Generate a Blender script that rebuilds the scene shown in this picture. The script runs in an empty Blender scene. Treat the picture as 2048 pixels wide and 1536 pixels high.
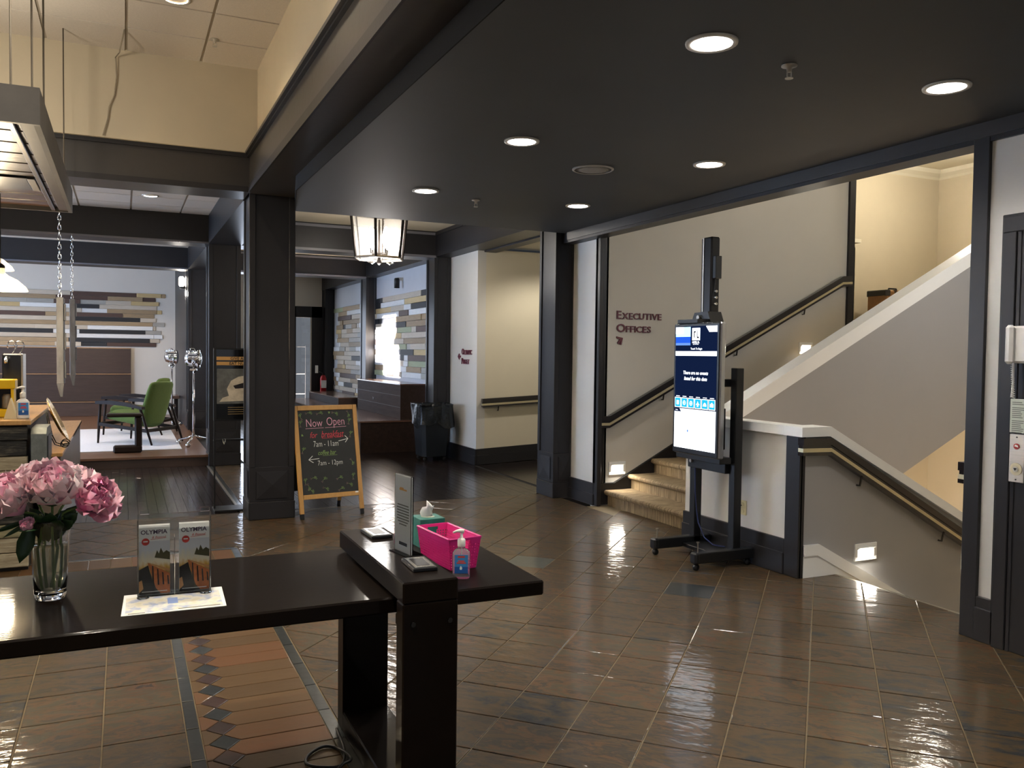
import bpy, bmesh, math, random
from mathutils import Vector, Matrix, Euler
S = bpy.context.scene
COL = S.collection
RNG = random.Random(7)
PI = math.pi
# ------------------------------------------------------------------ camera
YAW, PITCH, ROLL = math.radians(24.72586), math.radians(2.01840), math.radians(0.71125)
fw = Vector((math.sin(YAW)*math.cos(PITCH), math.cos(YAW)*math.cos(PITCH), -math.sin(PITCH)))
r0 = Vector((math.cos(YAW), -math.sin(YAW), 0)); u0 = r0.cross(fw)
rr = r0*math.cos(ROLL)+u0*math.sin(ROLL); uu = -r0*math.sin(ROLL)+u0*math.cos(ROLL)
cd = bpy.data.cameras.new('camera'); cam = bpy.data.objects.new('camera', cd); COL.objects.link(cam)
M = Matrix((rr, uu, -fw)).transposed().to_4x4(); M.translation = (0, 0, 1.6); cam.matrix_world = M
cd.sensor_width = 36; cd.lens = 1690.03/2048*36; cd.clip_start = .05; cd.clip_end = 200
S.camera = cam
CAMF = 1690.03
# ------------------------------------------------------------------ world, sun, big lights, exposure
w = bpy.data.worlds.new('world'); S.world = w; w.use_nodes = True
w.node_tree.nodes['Background'].inputs[0].default_value = (.62, .68, .78, 1)
w.node_tree.nodes['Background'].inputs[1].default_value = .22
S.view_settings.view_transform = 'Standard'; S.view_settings.look = 'None'
S.view_settings.exposure = 0.0; S.view_settings.gamma = 1; S.view_settings.use_curve_mapping = False
def light(name, kind, loc, power, col=(1, 1, 1), rot=None, **kw):
    d = bpy.data.lights.new(name, kind); d.energy = power; d.color = col
    for k, v in kw.items(): setattr(d, k, v)
    o = bpy.data.objects.new(name, d); COL.objects.link(o); o.location = loc
    if rot is not None: o.rotation_euler = rot
    return o
def aim(v):
    return Vector(v).to_track_quat('-Z', 'Y').to_euler()
# low sun onto the plank wall, through an opening added in the left wall
light('sun', 'SUN', (-12, 15, 4), 240, (1, .95, .98), aim((1, 0, -.09)), angle=.02)
# cool fill lights added along the left and far walls; no windows built
light('daylight_fill', 'AREA', (-5.6, 13.2, 1.9), 470, (.50, .68, 1), aim((1, 0, -.12)), shape='RECTANGLE', size=3.2, size_y=1.7)
light('daylight_fill', 'AREA', (-5.6, 18.3, 1.9), 150, (.72, .82, 1), aim((1, 0, -.12)), shape='RECTANGLE', size=2.6, size_y=1.7)
light('daylight_fill', 'AREA', (2.6, 20.3, 1.7), 60, (.72, .82, 1), aim((0, -1, -.15)), shape='RECTANGLE', size=1.6, size_y=2.0)
# soft fill added behind the camera, with no glazing built there
light('rear_fill', 'AREA', (1.2, -5.2, 2.0), 22, (.86, .92, 1), aim((.1, 1, -.08)), shape='RECTANGLE', size=5, size_y=2.4)

# ------------------------------------------------------------------ helpers
def lin(c):
    if isinstance(c, str):
        c = [int(c[i:i+2], 16)/255 for i in (0, 2, 4)]
    return tuple((x/12.92 if x <= .04045 else ((x+.055)/1.055)**2.4) for x in c)+(1,)
class NT:
    def __init__(s, m): s.t = m.node_tree; s.n = s.t.nodes; s.l = s.t.links
    def new(s, k, **kw):
        x = s.n.new(k)
        for a, b in kw.items(): setattr(x, a, b)
        return x
    def link(s, a, b): s.l.new(a, b)
def mat(name, col, rough=.5, metal=0, var=0, vscale=6, bump=0, bscale=40, stretch=(1, 1, 1), coat=0, spec=.5, emit=None, es=0, alpha=1, trans=0, rnd=0, ior=1.45, dark=None, croughness=.08):
    m = bpy.data.materials.new(name); m.use_nodes = True; t = NT(m); b = t.n['Principled BSDF']
    b.inputs['Roughness'].default_value = rough; b.inputs['Metallic'].default_value = metal
    b.inputs['Coat Weight'].default_value = coat; b.inputs['Coat Roughness'].default_value = croughness
    b.inputs['Specular IOR Level'].default_value = spec
    b.inputs['Alpha'].default_value = alpha; b.inputs['Transmission Weight'].default_value = trans; b.inputs['IOR'].default_value = ior
    c = lin(col); b.inputs['Base Color'].default_value = c
    if emit: b.inputs['Emission Color'].default_value = lin(emit); b.inputs['Emission Strength'].default_value = es
    vec = None
    if var or bump or rnd:
        tc = t.new('ShaderNodeTexCoord'); mp = t.new('ShaderNodeMapping'); mp.inputs['Scale'].default_value = stretch
        oi = t.new('ShaderNodeObjectInfo')
        ad = t.new('ShaderNodeVectorMath', operation='MULTIPLY_ADD')
        ad.inputs[1].default_value = (37, 23, 11)
        t.link(oi.outputs['Random'], ad.inputs[0]); t.link(tc.outputs['Object'], ad.inputs[2]); t.link(ad.outputs[0], mp.inputs[0]); vec = mp.outputs[0]
    if var or rnd:
        nz = t.new('ShaderNodeTexNoise'); nz.inputs['Scale'].default_value = vscale; nz.inputs['Detail'].default_value = 6; nz.inputs['Roughness'].default_value = .65
        t.link(vec, nz.inputs['Vector'])
        mr = t.new('ShaderNodeMapRange'); mr.inputs[1].default_value = .3; mr.inputs[2].default_value = .7; mr.inputs[3].default_value = 1-var; mr.inputs[4].default_value = 1+var
        t.link(nz.outputs['Fac'], mr.inputs[0]); f = mr.outputs[0]
        if rnd:
            m2 = t.new('ShaderNodeMapRange'); m2.inputs[3].default_value = 1-rnd; m2.inputs[4].default_value = 1+rnd
            t.link(oi.outputs['Random'], m2.inputs[0]); mm = t.new('ShaderNodeMath', operation='MULTIPLY'); t.link(f, mm.inputs[0]); t.link(m2.outputs[0], mm.inputs[1]); f = mm.outputs[0]
        mx = t.new('ShaderNodeVectorMath', operation='SCALE'); mx.inputs[0].default_value = c[:3]; t.link(f, mx.inputs['Scale']); t.link(mx.outputs[0], b.inputs['Base Color'])
    if bump:
        n2 = t.new('ShaderNodeTexNoise'); n2.inputs['Scale'].default_value = bscale; n2.inputs['Detail'].default_value = 5; t.link(vec, n2.inputs['Vector'])
        bp = t.new('ShaderNodeBump'); bp.inputs['Strength'].default_value = bump; bp.inputs['Distance'].default_value = .01; t.link(n2.outputs['Fac'], bp.inputs['Height']); t.link(bp.outputs[0], b.inputs['Normal'])
    return m
def emat(name, col, s):
    m = bpy.data.materials.new(name); m.use_nodes = True; t = NT(m); t.n.remove(t.n['Principled BSDF'])
    e = t.new('ShaderNodeEmission'); e.inputs[0].default_value = lin(col); e.inputs[1].default_value = s
    t.link(e.outputs[0], t.n['Material Output'].inputs[0]); return m
def ramp_mat(name, stops, rough=.3, scale=5, stretch=(1, 1, 1), bump=.3, bscale=12, coat=.3, rndw=.6, detail=7, dist=.006, spec=.5, crough=.12, bstretch=None, nr=(.25, .75)):
    """stone / wood with several colours: noise + per piece random choose along a ramp"""
    m = bpy.data.materials.new(name); m.use_nodes = True; t = NT(m); b = t.n['Principled BSDF']
    tc = t.new('ShaderNodeTexCoord'); oi = t.new('ShaderNodeObjectInfo'); ge = t.new('ShaderNodeNewGeometry')
    rs = t.new('ShaderNodeMath', operation='ADD'); t.link(oi.outputs['Random'], rs.inputs[0]); t.link(ge.outputs['Random Per Island'], rs.inputs[1])
    fr = t.new('ShaderNodeMath', operation='FRACT'); t.link(rs.outputs[0], fr.inputs[0])
    ad = t.new('ShaderNodeVectorMath', operation='MULTIPLY_ADD'); ad.inputs[1].default_value = (37, 23, 11)
    t.link(fr.outputs[0], ad.inputs[0]); t.link(tc.outputs['Object'], ad.inputs[2])
    mp = t.new('ShaderNodeMapping'); mp.inputs['Scale'].default_value = stretch; t.link(ad.outputs[0], mp.inputs[0])
    nz = t.new('ShaderNodeTexNoise'); nz.inputs['Scale'].default_value = scale; nz.inputs['Detail'].default_value = detail; nz.inputs['Roughness'].default_value = .7; nz.inputs['Distortion'].default_value = .6
    t.link(mp.outputs[0], nz.inputs['Vector'])
    a = t.new('ShaderNodeMath', operation='MULTIPLY'); a.inputs[1].default_value = rndw; t.link(fr.outputs[0], a.inputs[0])
    c = t.new('ShaderNodeMapRange'); c.inputs[1].default_value = nr[0]; c.inputs[2].default_value = nr[1]; c.inputs[4].default_value = 1-rndw; t.link(nz.outputs['Fac'], c.inputs[0])
    s = t.new('ShaderNodeMath', operation='ADD'); t.link(a.outputs[0], s.inputs[0]); t.link(c.outputs[0], s.inputs[1])
    cr = t.new('ShaderNodeValToRGB'); e = cr.color_ramp.elements
    while len(e) < len(stops): e.new(.5)
    for k, (p, q) in enumerate(stops): e[k].position = p; e[k].color = lin(q)
    t.link(s.outputs[0], cr.inputs[0]); t.link(cr.outputs[0], b.inputs['Base Color'])
    n2 = t.new('ShaderNodeTexNoise'); n2.inputs['Scale'].default_value = bscale; n2.inputs['Detail'].default_value = 4
    if bstretch:
        m3 = t.new('ShaderNodeMapping'); m3.inputs['Scale'].default_value = bstretch; t.link(ad.outputs[0], m3.inputs[0]); t.link(m3.outputs[0], n2.inputs['Vector'])
    else: t.link(mp.outputs[0], n2.inputs['Vector'])
    bp = t.new('ShaderNodeBump'); bp.inputs['Strength'].default_value = bump; bp.inputs['Distance'].default_value = dist; t.link(n2.outputs['Fac'], bp.inputs['Height']); t.link(bp.outputs[0], b.inputs['Normal'])
    b.inputs['Roughness'].default_value = rough; b.inputs['Coat Weight'].default_value = coat; b.inputs['Coat Roughness'].default_value = crough; b.inputs['Specular IOR Level'].default_value = spec
    t.link(bp.outputs[0], b.inputs['Coat Normal'])
    return m
class MB:
    def __init__(s): s.v = []; s.f = []
    def add(s, vs, fs):
        k = len(s.v); s.v += [tuple(x) for x in vs]; s.f += [tuple(i+k for i in q) for q in fs]; return s
    def box(s, x0, x1, y0, y1, z0, z1):
        return s.add([(x0, y0, z0), (x1, y0, z0), (x1, y1, z0), (x0, y1, z0), (x0, y0, z1), (x1, y0, z1), (x1, y1, z1), (x0, y1, z1)],
                     [(3, 2, 1, 0), (4, 5, 6, 7), (0, 1, 5, 4), (1, 2, 6, 5), (2, 3, 7, 6), (3, 0, 4, 7)])
    def rbox(s, x0, x1, y0, y1, z0, z1, r=.004):
        """box with chamfered edges"""
        bm = bmesh.new(); bmesh.ops.create_cube(bm, size=1)
        for v in bm.verts: v.co = (x0+(v.co.x+.5)*(x1-x0), y0+(v.co.y+.5)*(y1-y0), z0+(v.co.z+.5)*(z1-z0))
        bmesh.ops.bevel(bm, geom=bm.edges[:], offset=r, segments=1, affect='EDGES', profile=.5)
        bm.verts.ensure_lookup_table(); s.add([v.co[:] for v in bm.verts], [[v.index for v in f.verts] for f in bm.faces]); bm.free(); return s
    def prism(s, poly, a0, a1, axis='y'):
        """poly in the plane normal to axis, extruded a0..a1 (axis y: poly (x,z); x: (y,z); z: (x,y))"""
        n = len(poly)
        def P(p, a): return {'y': (p[0], a, p[1]), 'x': (a, p[0], p[1]), 'z': (p[0], p[1], a)}[axis]
        vs = [P(p, a0) for p in poly]+[P(p, a1) for p in poly]
        fs = [tuple(range(n)), tuple(range(2*n-1, n-1, -1))]+[(i, i+n, (i+1) % n+n, (i+1) % n) for i in range(n)]
        return s.add(vs, fs)
    def tube(s, pts, r, n=8, cap=True):
        pts = [Vector(p) for p in pts]; rs = r if isinstance(r, (list, tuple)) else [r]*len(pts); rings = []; k0 = len(s.v)
        up = None
        for i, p in enumerate(pts):
            d = (pts[min(i+1, len(pts)-1)]-pts[max(i-1, 0)]).normalized()
            if up is None: up = Vector((0, 0, 1)) if abs(d.z) < .9 else Vector((1, 0, 0))
            a = d.cross(up).normalized(); up = a.cross(d).normalized()
            s.v += [tuple(p+a*math.cos(2*PI*j/n)*rs[i]+up*math.sin(2*PI*j/n)*rs[i]) for j in range(n)]
        for i in range(len(pts)-1):
            for j in range(n):
                a = k0+i*n+j; b = k0+i*n+(j+1) % n; s.f.append((a, b, b+n, a+n))
        if cap: s.f.append(tuple(range(k0+n-1, k0-1, -1))); e = k0+(len(pts)-1)*n; s.f.append(tuple(range(e, e+n)))
        return s
    def lathe(s, prof, n=24, c=(0, 0, 0), axis='z', cap=True):
        k0 = len(s.v)
        for (r, h) in prof:
            for j in range(n):
                a = 2*PI*j/n; q = (r*math.cos(a), r*math.sin(a), h)
                if axis == 'x': q = (q[2], q[0], q[1])
                if axis == 'y': q = (q[1], q[2], q[0])
                s.v.append((c[0]+q[0], c[1]+q[1], c[2]+q[2]))
        for i in range(len(prof)-1):
            for j in range(n):
                a = k0+i*n+j; b = k0+i*n+(j+1) % n; s.f.append((a, b, b+n, a+n))
        if cap:
            s.f.append(tuple(range(k0+n-1, k0-1, -1))); e = k0+(len(prof)-1)*n; s.f.append(tuple(range(e, e+n)))
        return s
    def mesh(s, name='m', fix=True):
        me = bpy.data.meshes.new(name); me.from_pydata(s.v, [], s.f)
        if fix:
            bm = bmesh.new(); bm.from_mesh(me); bmesh.ops.recalc_face_normals(bm, faces=bm.faces[:]); bm.to_mesh(me); bm.free()
        me.update(); return me
    def build(s, name, m, parent=None, smooth=False, world=True, label=None):
        return link(name, s.mesh(name), m, parent, smooth, world, label)
def spline(pts, n=6):
    P = [Vector(p) for p in pts]; out = []
    for i in range(len(P)-1):
        a, b, c, d = P[max(i-1, 0)], P[i], P[i+1], P[min(i+2, len(P)-1)]
        for k in range(n):
            t = k/n; out.append(.5*((2*b)+(c-a)*t+(2*a-5*b+4*c-d)*t*t+(3*b-a-3*c+d)*t**3))
    return out+[P[-1]]
def pmat(p):
    q = p; Mx = Matrix.Identity(4)
    while q is not None:
        Mx = Matrix.LocRotScale(q.location, q.rotation_euler, q.scale) @ Mx; q = q.parent
    return Mx
def link(name, me, m, parent=None, smooth=False, world=True, label=None):
    """me is given in world coordinates when world is set, else in the parent's own"""
    o = bpy.data.objects.new(name, me); COL.objects.link(o)
    if m is not None and not me.materials: me.materials.append(m)
    if smooth: me.polygons.foreach_set('use_smooth', [True]*len(me.polygons))
    if parent is not None:
        o.parent = parent
        if world: me.transform(pmat(parent).inverted())
    if label: o['label'] = label
    return o
def tag(o, label, cat, group=None):
    o['label'] = label; o['category'] = cat
    if group: o['group'] = group
    return o
def struct(o): o['kind'] = 'structure'; return o
def thing(name, label, cat, loc=(0, 0, 0), rz=0, group=None):
    o = bpy.data.objects.new(name, None); o.empty_display_size = .05; COL.objects.link(o); o.location = loc; o.rotation_euler = (0, 0, rz)
    return tag(o, label, cat, group)
def place(name, me, parent, loc=(0, 0, 0), rot=(0, 0, 0), scale=(1, 1, 1)):
    o = bpy.data.objects.new(name, me); COL.objects.link(o); o.parent = parent; o.location = loc; o.rotation_euler = rot; o.scale = scale; return o
def copy_tree(o, parent=None):
    c = o.copy(); COL.objects.link(c); c.parent = parent
    for ch in list(o.children): copy_tree(ch, c)
    return c
def textmesh(body, size, ext=.001, bold=0, shear=0, align='LEFT'):
    cu = bpy.data.curves.new('t', 'FONT'); cu.body = body; cu.size = size; cu.extrude = ext; cu.offset = bold*size; cu.shear = shear; cu.align_x = align; cu.resolution_u = 3
    ob = bpy.data.objects.new('t', cu); COL.objects.link(ob); dg = bpy.context.evaluated_depsgraph_get()
    me = bpy.data.meshes.new_from_object(ob.evaluated_get(dg)); bpy.data.objects.remove(ob); return me
def fit(me, w=None, h=None):
    xs = [v.co.x for v in me.vertices]; ys = [v.co.y for v in me.vertices]
    sx = w/(max(xs)-min(xs)) if w else None; sy = h/(max(ys)-min(ys)) if h else None
    sx = sx or sy; sy = sy or sx; x0 = min(xs); y0 = min(ys)
    for v in me.vertices: v.co.x = (v.co.x-x0)*sx; v.co.y = (v.co.y-y0)*sy
    return me
def joinmesh(ms):
    b = MB()
    for me, off in ms: b.add([(v.co.x+off[0], v.co.y+off[1], v.co.z+off[2]) for v in me.vertices], [tuple(p.vertices) for p in me.polygons])
    return b
def orient(me, loc, rot):
    me.transform(Matrix.Translation(loc) @ Euler(rot).to_matrix().to_4x4()); return me
FACE_Y = (PI/2, 0, 0)            # lettering on a wall that faces -Y
FACE_X = (PI/2, 0, -PI/2)        # lettering on a wall that faces -X
# ------------------------------------------------------------------ materials
BLACK = mat('black trim paint', '29282a', .36, var=.06, bump=.05, bscale=25, spec=.32)
BEAMP = mat('dark grey beam paint', '363331', .34, var=.05, bump=.06, bscale=18)
SOFFIT = mat('charcoal ceiling paint', '3f4347', .6, var=.05, vscale=2)
WALL = mat('pale grey wall paint', 'd2cfc8', .55, var=.02, vscale=2, bump=.04, bscale=120)
CREAM = mat('cream wall paint', 'd8cfb8', .55, var=.02, vscale=2, bump=.04, bscale=120)
GREYW = mat('warm grey wall paint', 'a5a4a4', .5, var=.02, vscale=2, bump=.04, bscale=120)
TAUPE = mat('taupe upper wall paint', 'c4b89f', .6, var=.03, vscale=2, bump=.04, bscale=90)
WHITE = mat('white gloss trim', 'f8f8f6', .35, var=.01)
CTILE = mat('acoustic ceiling tile', 'd9cfc0', .9, var=.05, vscale=60, bump=.3, bscale=160, rnd=.03)
CGRID = mat('ceiling grid metal', 'a59a88', .5)
GROUT = mat('floor grout', '76684f', .8, var=.15, vscale=20)
SLATE = ramp_mat('slate tile', [(0, '0f1112'), (.13, '22262a'), (.26, '3f3320'), (.38, '4b3921'), (.5, '2f2b23'), (.6, '553c21'), (.72, '3e3b2c'), (.82, '46301a'), (.9, '573920'), (1, '1e1a17')], rough=.6, scale=4.2, stretch=(1, 2.6, 1), bump=.55, bscale=9, coat=.55, rndw=.5, dist=.006, spec=.25, crough=.1, bstretch=(1, 1.8, 1), nr=(.34, .66))
TANT = ramp_mat('tan border tile', [(0, '4c3922'), (.5, '5b452b'), (1, '694227')], rough=.6, scale=6, stretch=(1, 4, 1), bump=.4, bscale=9, coat=.4, rndw=.7, spec=.25, bstretch=(1, 1.5, 1))
STRIPT = ramp_mat('dark border strip tile', [(0, '1e2020'), (1, '333838')], rough=.3, scale=6, bump=.3, coat=.3, rndw=.5)
REDT = ramp_mat('dark red diamond tile', [(0, '2b1c18'), (1, '412a22')], rough=.35, scale=9, bump=.25, coat=.2)
WOODF = ramp_mat('dark floor board', [(0, '171110'), (.5, '211917'), (1, '2a1f1a')], rough=.22, scale=4, stretch=(8, .6, 1), bump=.25, bscale=9, coat=.35, rndw=.6, dist=.003)
ESPR = ramp_mat('espresso stained wood', [(0, '0c0806'), (1, '150e0a')], rough=.55, scale=4, stretch=(.8, 9, 1), bump=.03, bscale=10, coat=.17, rndw=.1, spec=.04, crough=.06)
OAKP = ramp_mat('brown platform boards', [(0, '4a3527'), (.5, '6b4c37'), (1, '7c5a42')], rough=.35, scale=3, stretch=(.7, 9, 1), bump=.1, coat=.2, rndw=.5)
DKPANEL = ramp_mat('dark wood panel', [(0, '33261f'), (.5, '463630'), (1, '55423a')], rough=.4, scale=3, stretch=(.8, 1, 9), bump=.1, coat=.1, rndw=.5)
LTWOOD = ramp_mat('honey wood top', [(0, 'a57c4a'), (1, 'd0a468')], rough=.35, scale=4, stretch=(8, .7, 1), bump=.05, coat=.2, rndw=.2)
CARPET = mat('striped beige carpet', 'a48f6e', .95, var=.6, vscale=30, bump=1, bscale=230, stretch=(.2, 2.2, .12))
BRASS = mat('brushed brass strip', 'd2c6a2', .35, .6, var=.05)
RAILB = mat('black lacquered rail', '1a1517', .16, coat=.6, var=.05)
CHROME = mat('polished chrome', 'e8e8ea', .07, 1)
STEEL = mat('brushed steel', 'b7b0a4', .3, 1, var=.08, bump=.1, bscale=60, stretch=(1, 1, 30))
BLKMET = mat('black powder coated steel', '121315', .38, var=.05, bump=.06, bscale=90)
BLKPL = mat('black plastic', '17181a', .35)
WHPL = mat('white plastic', 'eceae4', .3)
LAMPW = emat('lamp white', 'fff4ea', 26)
GLASS = mat('clear glass', 'ffffff', .02, trans=1, ior=1.45)
ACRYL = mat('clear acrylic', 'f4f7f8', .04, trans=1, ior=1.2)
# ================================================================== STRUCTURE
def proj(p):
    d = Vector(p)-Vector((0, 0, 1.6)); z = d.dot(fw)
    if z < .2: return None
    return (1024+CAMF*d.dot(rr)/z, 768-CAMF*d.dot(uu)/z)
def score(poly, z=0):
    q = [proj((x, y, z)) for x, y in poly]
    if any(k is None for k in q): return 0
    if max(k[0] for k in q) < -40 or min(k[0] for k in q) > 2090 or min(k[1] for k in q) > 1580: return 0
    a = 0
    for i in range(len(q)): a += q[i][0]*q[(i+1) % len(q)][1]-q[(i+1) % len(q)][0]*q[i][1]
    return abs(a)/2
def clip(poly, x0, x1, y0, y1):
    def cut(P, f):
        out = []
        for i in range(len(P)):
            a, b = P[i], P[(i+1) % len(P)]; fa, fb = f(a), f(b)
            if fa >= 0: out.append(a)
            if fa*fb < 0: t = fa/(fa-fb); out.append((a[0]+(b[0]-a[0])*t, a[1]+(b[1]-a[1])*t))
        return out
    for f in (lambda p: p[0]-x0, lambda p: x1-p[0], lambda p: p[1]-y0, lambda p: y1-p[1]):
        poly = cut(poly, f)
        if len(poly) < 3: return []
    return poly
def area(P): return abs(sum(P[i][0]*P[(i+1) % len(P)][1]-P[(i+1) % len(P)][0]*P[i][1] for i in range(len(P))))/2
def tileprism(mb, poly, z0, z1, ch=.003):
    n = len(poly); cx = sum(p[0] for p in poly)/n; cy = sum(p[1] for p in poly)/n
    def ins(p): d = math.hypot(p[0]-cx, p[1]-cy) or 1; k = max(0, 1-ch*1.4/d); return (cx+(p[0]-cx)*k, cy+(p[1]-cy)*k)
    vs = [(x, y, z0) for x, y in poly]+[(x, y, z1-ch*.5) for x, y in poly]+[ins(p)+(z1,) for p in poly]
    fs = [(i, (i+1) % n, (i+1) % n+n, i+n) for i in range(n)]+[(i+n, (i+1) % n+n, (i+1) % n+2*n, i+2*n) for i in range(n)]+[tuple(range(2*n, 3*n))]
    mb.add(vs, fs)
def pieces(parent, name, polys, m, angle=0, limit=300, restname=None, z0=-.011, z1=0, jit=.0, ch=.003):
    """polys: world polygons. The largest in view become objects, the others one joined part"""
    polys = sorted(polys, key=lambda p: -score(p)); rest = MB(); cache = {}
    for k, P in enumerate(polys):
        if k < limit and score(P) > 60:
            cx = sum(p[0] for p in P)/len(P); cy = sum(p[1] for p in P)/len(P); c, s = math.cos(-angle), math.sin(-angle)
            L = [((x-cx)*c-(y-cy)*s, (x-cx)*s+(y-cy)*c) for x, y in P]
            key = tuple(sorted((round(x, 3), round(y, 3)) for x, y in L)); me = cache.get(key)
            if me is None:
                b = MB(); tileprism(b, L, z0, z1, ch); me = b.mesh(name); me.materials.append(m); cache[key] = me
            o = place(name, me, parent, (cx, cy, RNG.uniform(-jit, jit)), (RNG.uniform(-jit, jit)*1.5, RNG.uniform(-jit, jit)*1.5, angle))
        else: tileprism(rest, P, z0, z1, ch)
    if rest.v:
        o = rest.build(restname or name, m, parent); o['kind'] = 'stuff'
# ---- floor
fb = MB().box(-6, 4.45, -5.5, 8.66, -.3, -.0045).box(4.45, 4.79, 3.33, 4.65, -.3, -.0045).box(4.45, 4.7, 6.02, 7.76, -.3, -.0045)
floor = struct(fb.build('floor', GROUT))
s2 = math.sqrt(.5); Pt = .318; g = .003
diag = []
for i in range(-24, 40):
    for j in range(-34, 14):
        u = 5.02+Pt*i; v = -.035+Pt*j
        q = [(u+g, v+g), (u+Pt-g, v+g), (u+Pt-g, v+Pt-g), (u+g, v+Pt-g)]
        P = [((a+b)*s2, (a-b)*s2) for a, b in q]
        xs = [p[0] for p in P]; ys = [p[1] for p in P]
        if max(xs) < -2.3 or min(xs) > 4.8 or max(ys) < .2 or min(ys) > 8.66: continue
        done = []
        if min(ys) > 7.15: done = [clip(P, -2.2, 4.45, .3, 8.66)]
        elif min(xs) > .845:
            x1 = 4.45
            if min(ys) > 3.33 and max(ys) < 4.65: x1 = 4.79
            done = [clip(P, .845, x1, .3, 8.66)]
            if max(xs) > 4.45 and x1 == 4.45: done += [clip(P, 4.45, 4.79, 3.33, 4.65), clip(P, 4.45, 4.7, 6.02, 7.76)]
        else: done = [clip(P, .845, 4.45, .3, 8.66), clip(P, -2.2, .845, 7.15, 8.66)]
        diag += [d for d in done if len(d) > 2 and area(d) > .0004]
pieces(floor, 'slate_tile', diag, SLATE, angle=-PI/4, jit=.0007)
DKSL = ramp_mat('blue black slate', [(0, '0d1010'), (1, '1b2222')], rough=.5, scale=5, bump=.3, coat=.5, rndw=.1, crough=.1)
GRSL = ramp_mat('grey green slate', [(0, '2a2e29'), (1, '42443a')], rough=.55, scale=5, bump=.4, coat=.5, rndw=.1, crough=.1)
for o in floor.children:      # a few darker stones as they lie in the room
    for (x, y), m in (((3.54, 4.69), DKSL), ((2.97, 4.05), GRSL), ((2.63, 4.48), GRSL), ((2.72, 3.60), GRSL), ((3.2, 3.72), GRSL), ((2.9, 5.75), GRSL)):
        if o.name.startswith('slate_tile') and math.hypot(o.location.x-x, o.location.y-y) < .12: o.data = o.data.copy(); o.data.materials[0] = m
# border: two dark strips, tan rows, diamonds; inner field square to the room
strips, rows, dia, inner = [], [], [], []
def rect(x0, x1, y0, y1, e=.002): return [(x0+e, y0+e), (x1-e, y0+e), (x1-e, y1-e), (x0+e, y1-e)]
y = 7.09
while y > .4: strips.append(rect(.785, .84, y-.305, y)); y -= .305
y = 6.5
while y > .4: strips.append(rect(.235, .29, y-.305, y)); y -= .305
x = .84
while x > -2.2: strips.append(rect(x-.305, x, 7.09, 7.145)); x -= .305
x = .235
while x > -2.2: strips.append(rect(x-.305, x, 6.5, 6.555)); x -= .305
strips.append(rect(.235, .29, 6.5, 6.555))
dp = .1455; hx, hy = .06, .0705; cxd = .374
k = 0; y = 3.429-dp*20; reds = []
while y < 6.3:
    D = [(cxd-hx, y), (cxd, y-hy), (cxd+hx, y), (cxd, y+hy)]; (dia if k % 2 else reds).append(D)
    y0, y1 = y, y+dp
    rows.append([(cxd+.004, y0+dp/2), (cxd+hx+.004, y0+.003), (.783, y0+.003), (.783, y1-.003), (cxd+hx+.004, y1-.003)])
    rows.append([(.293, y0+.002), (cxd-hx-.004, y0+.002), (cxd-.004, y0+dp/2), (cxd-hx-.004, y1-.002), (.293, y1-.002)])
    y += dp; k += 1
ytop = y
rows.append(rect(.292, .783, ytop-.07, 6.79))
x = .783
while x > -2.2: rows.append(rect(x-.1455, x, 6.79, 7.088)); rows.append(rect(x-.1455, x, 6.557, 6.788) if x < .3 else rect(x-.1455, x, 6.6, 6.601)); x -= .1455
rows = [r for r in rows if area(r) > .0005]
for i in range(8):
    for j in range(-4, 9):
        y1 = 4.685+.318*(j-3); P = clip([(.235-.318*(i+1)+g, y1+g), (.235-.318*i-g, y1+g), (.235-.318*i-g, y1+.318-g), (.235-.318*(i+1)+g, y1+.318-g)], -2.2, .233, .4, 6.498)
        if P: inner.append(P)
pieces(floor, 'border_strip', strips, STRIPT, jit=.0004)
pieces(floor, 'border_tile', rows, TANT, jit=.0004)
pieces(floor, 'diamond_tile', dia, STRIPT, jit=.0003)
pieces(floor, 'red_diamond_tile', reds, REDT, jit=.0003)
pieces(floor, 'square_slate_tile', inner, SLATE, jit=.0007)
# ---- dark board floor of the far hall
wb = MB().box(-6, 4.62, 8.66, 21, -.3, -.009)
floorw = struct(wb.build('floor_wood', mat('board gap', '0c0908', .8)))
bd = []
for k in range(76):
    x0 = -2.3+.09*k
    if x0 > 4.5: break
    if 1.02 < x0 < 1.56: continue
    y = 8.665+RNG.uniform(-1.2, 0); yend = 12.42 if x0 < 1.1 else 20.4
    while y < yend:
        L = RNG.uniform(1.1, 2.1); P = clip(rect(x0, x0+.09, y, y+L, .0012), -2.3, 4.6, 8.664, yend); y += L
        if P: bd.append(P)
pieces(floorw, 'floor_board', bd, WOODF, limit=260, jit=.0006, ch=.002, z0=-.0095)
# slate runner between the columns, with a light metal edge
pieces(floorw, 'runner_tile', [rect(1.12, 1.55, 8.67+.318*i, 8.67+.318*(i+1), g) for i in range(12)], SLATE, jit=.0005)
MB().box(1.05, 1.075, 8.67, 12.4, -.0095, .003).build('threshold_strip', mat('threshold metal', 'a09a90', .35, .8), floorw)
MB().box(1.076, 1.118, 8.67, 12.4, -.0095, -.001).build('threshold_stone', STRIPT, floorw)
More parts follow.
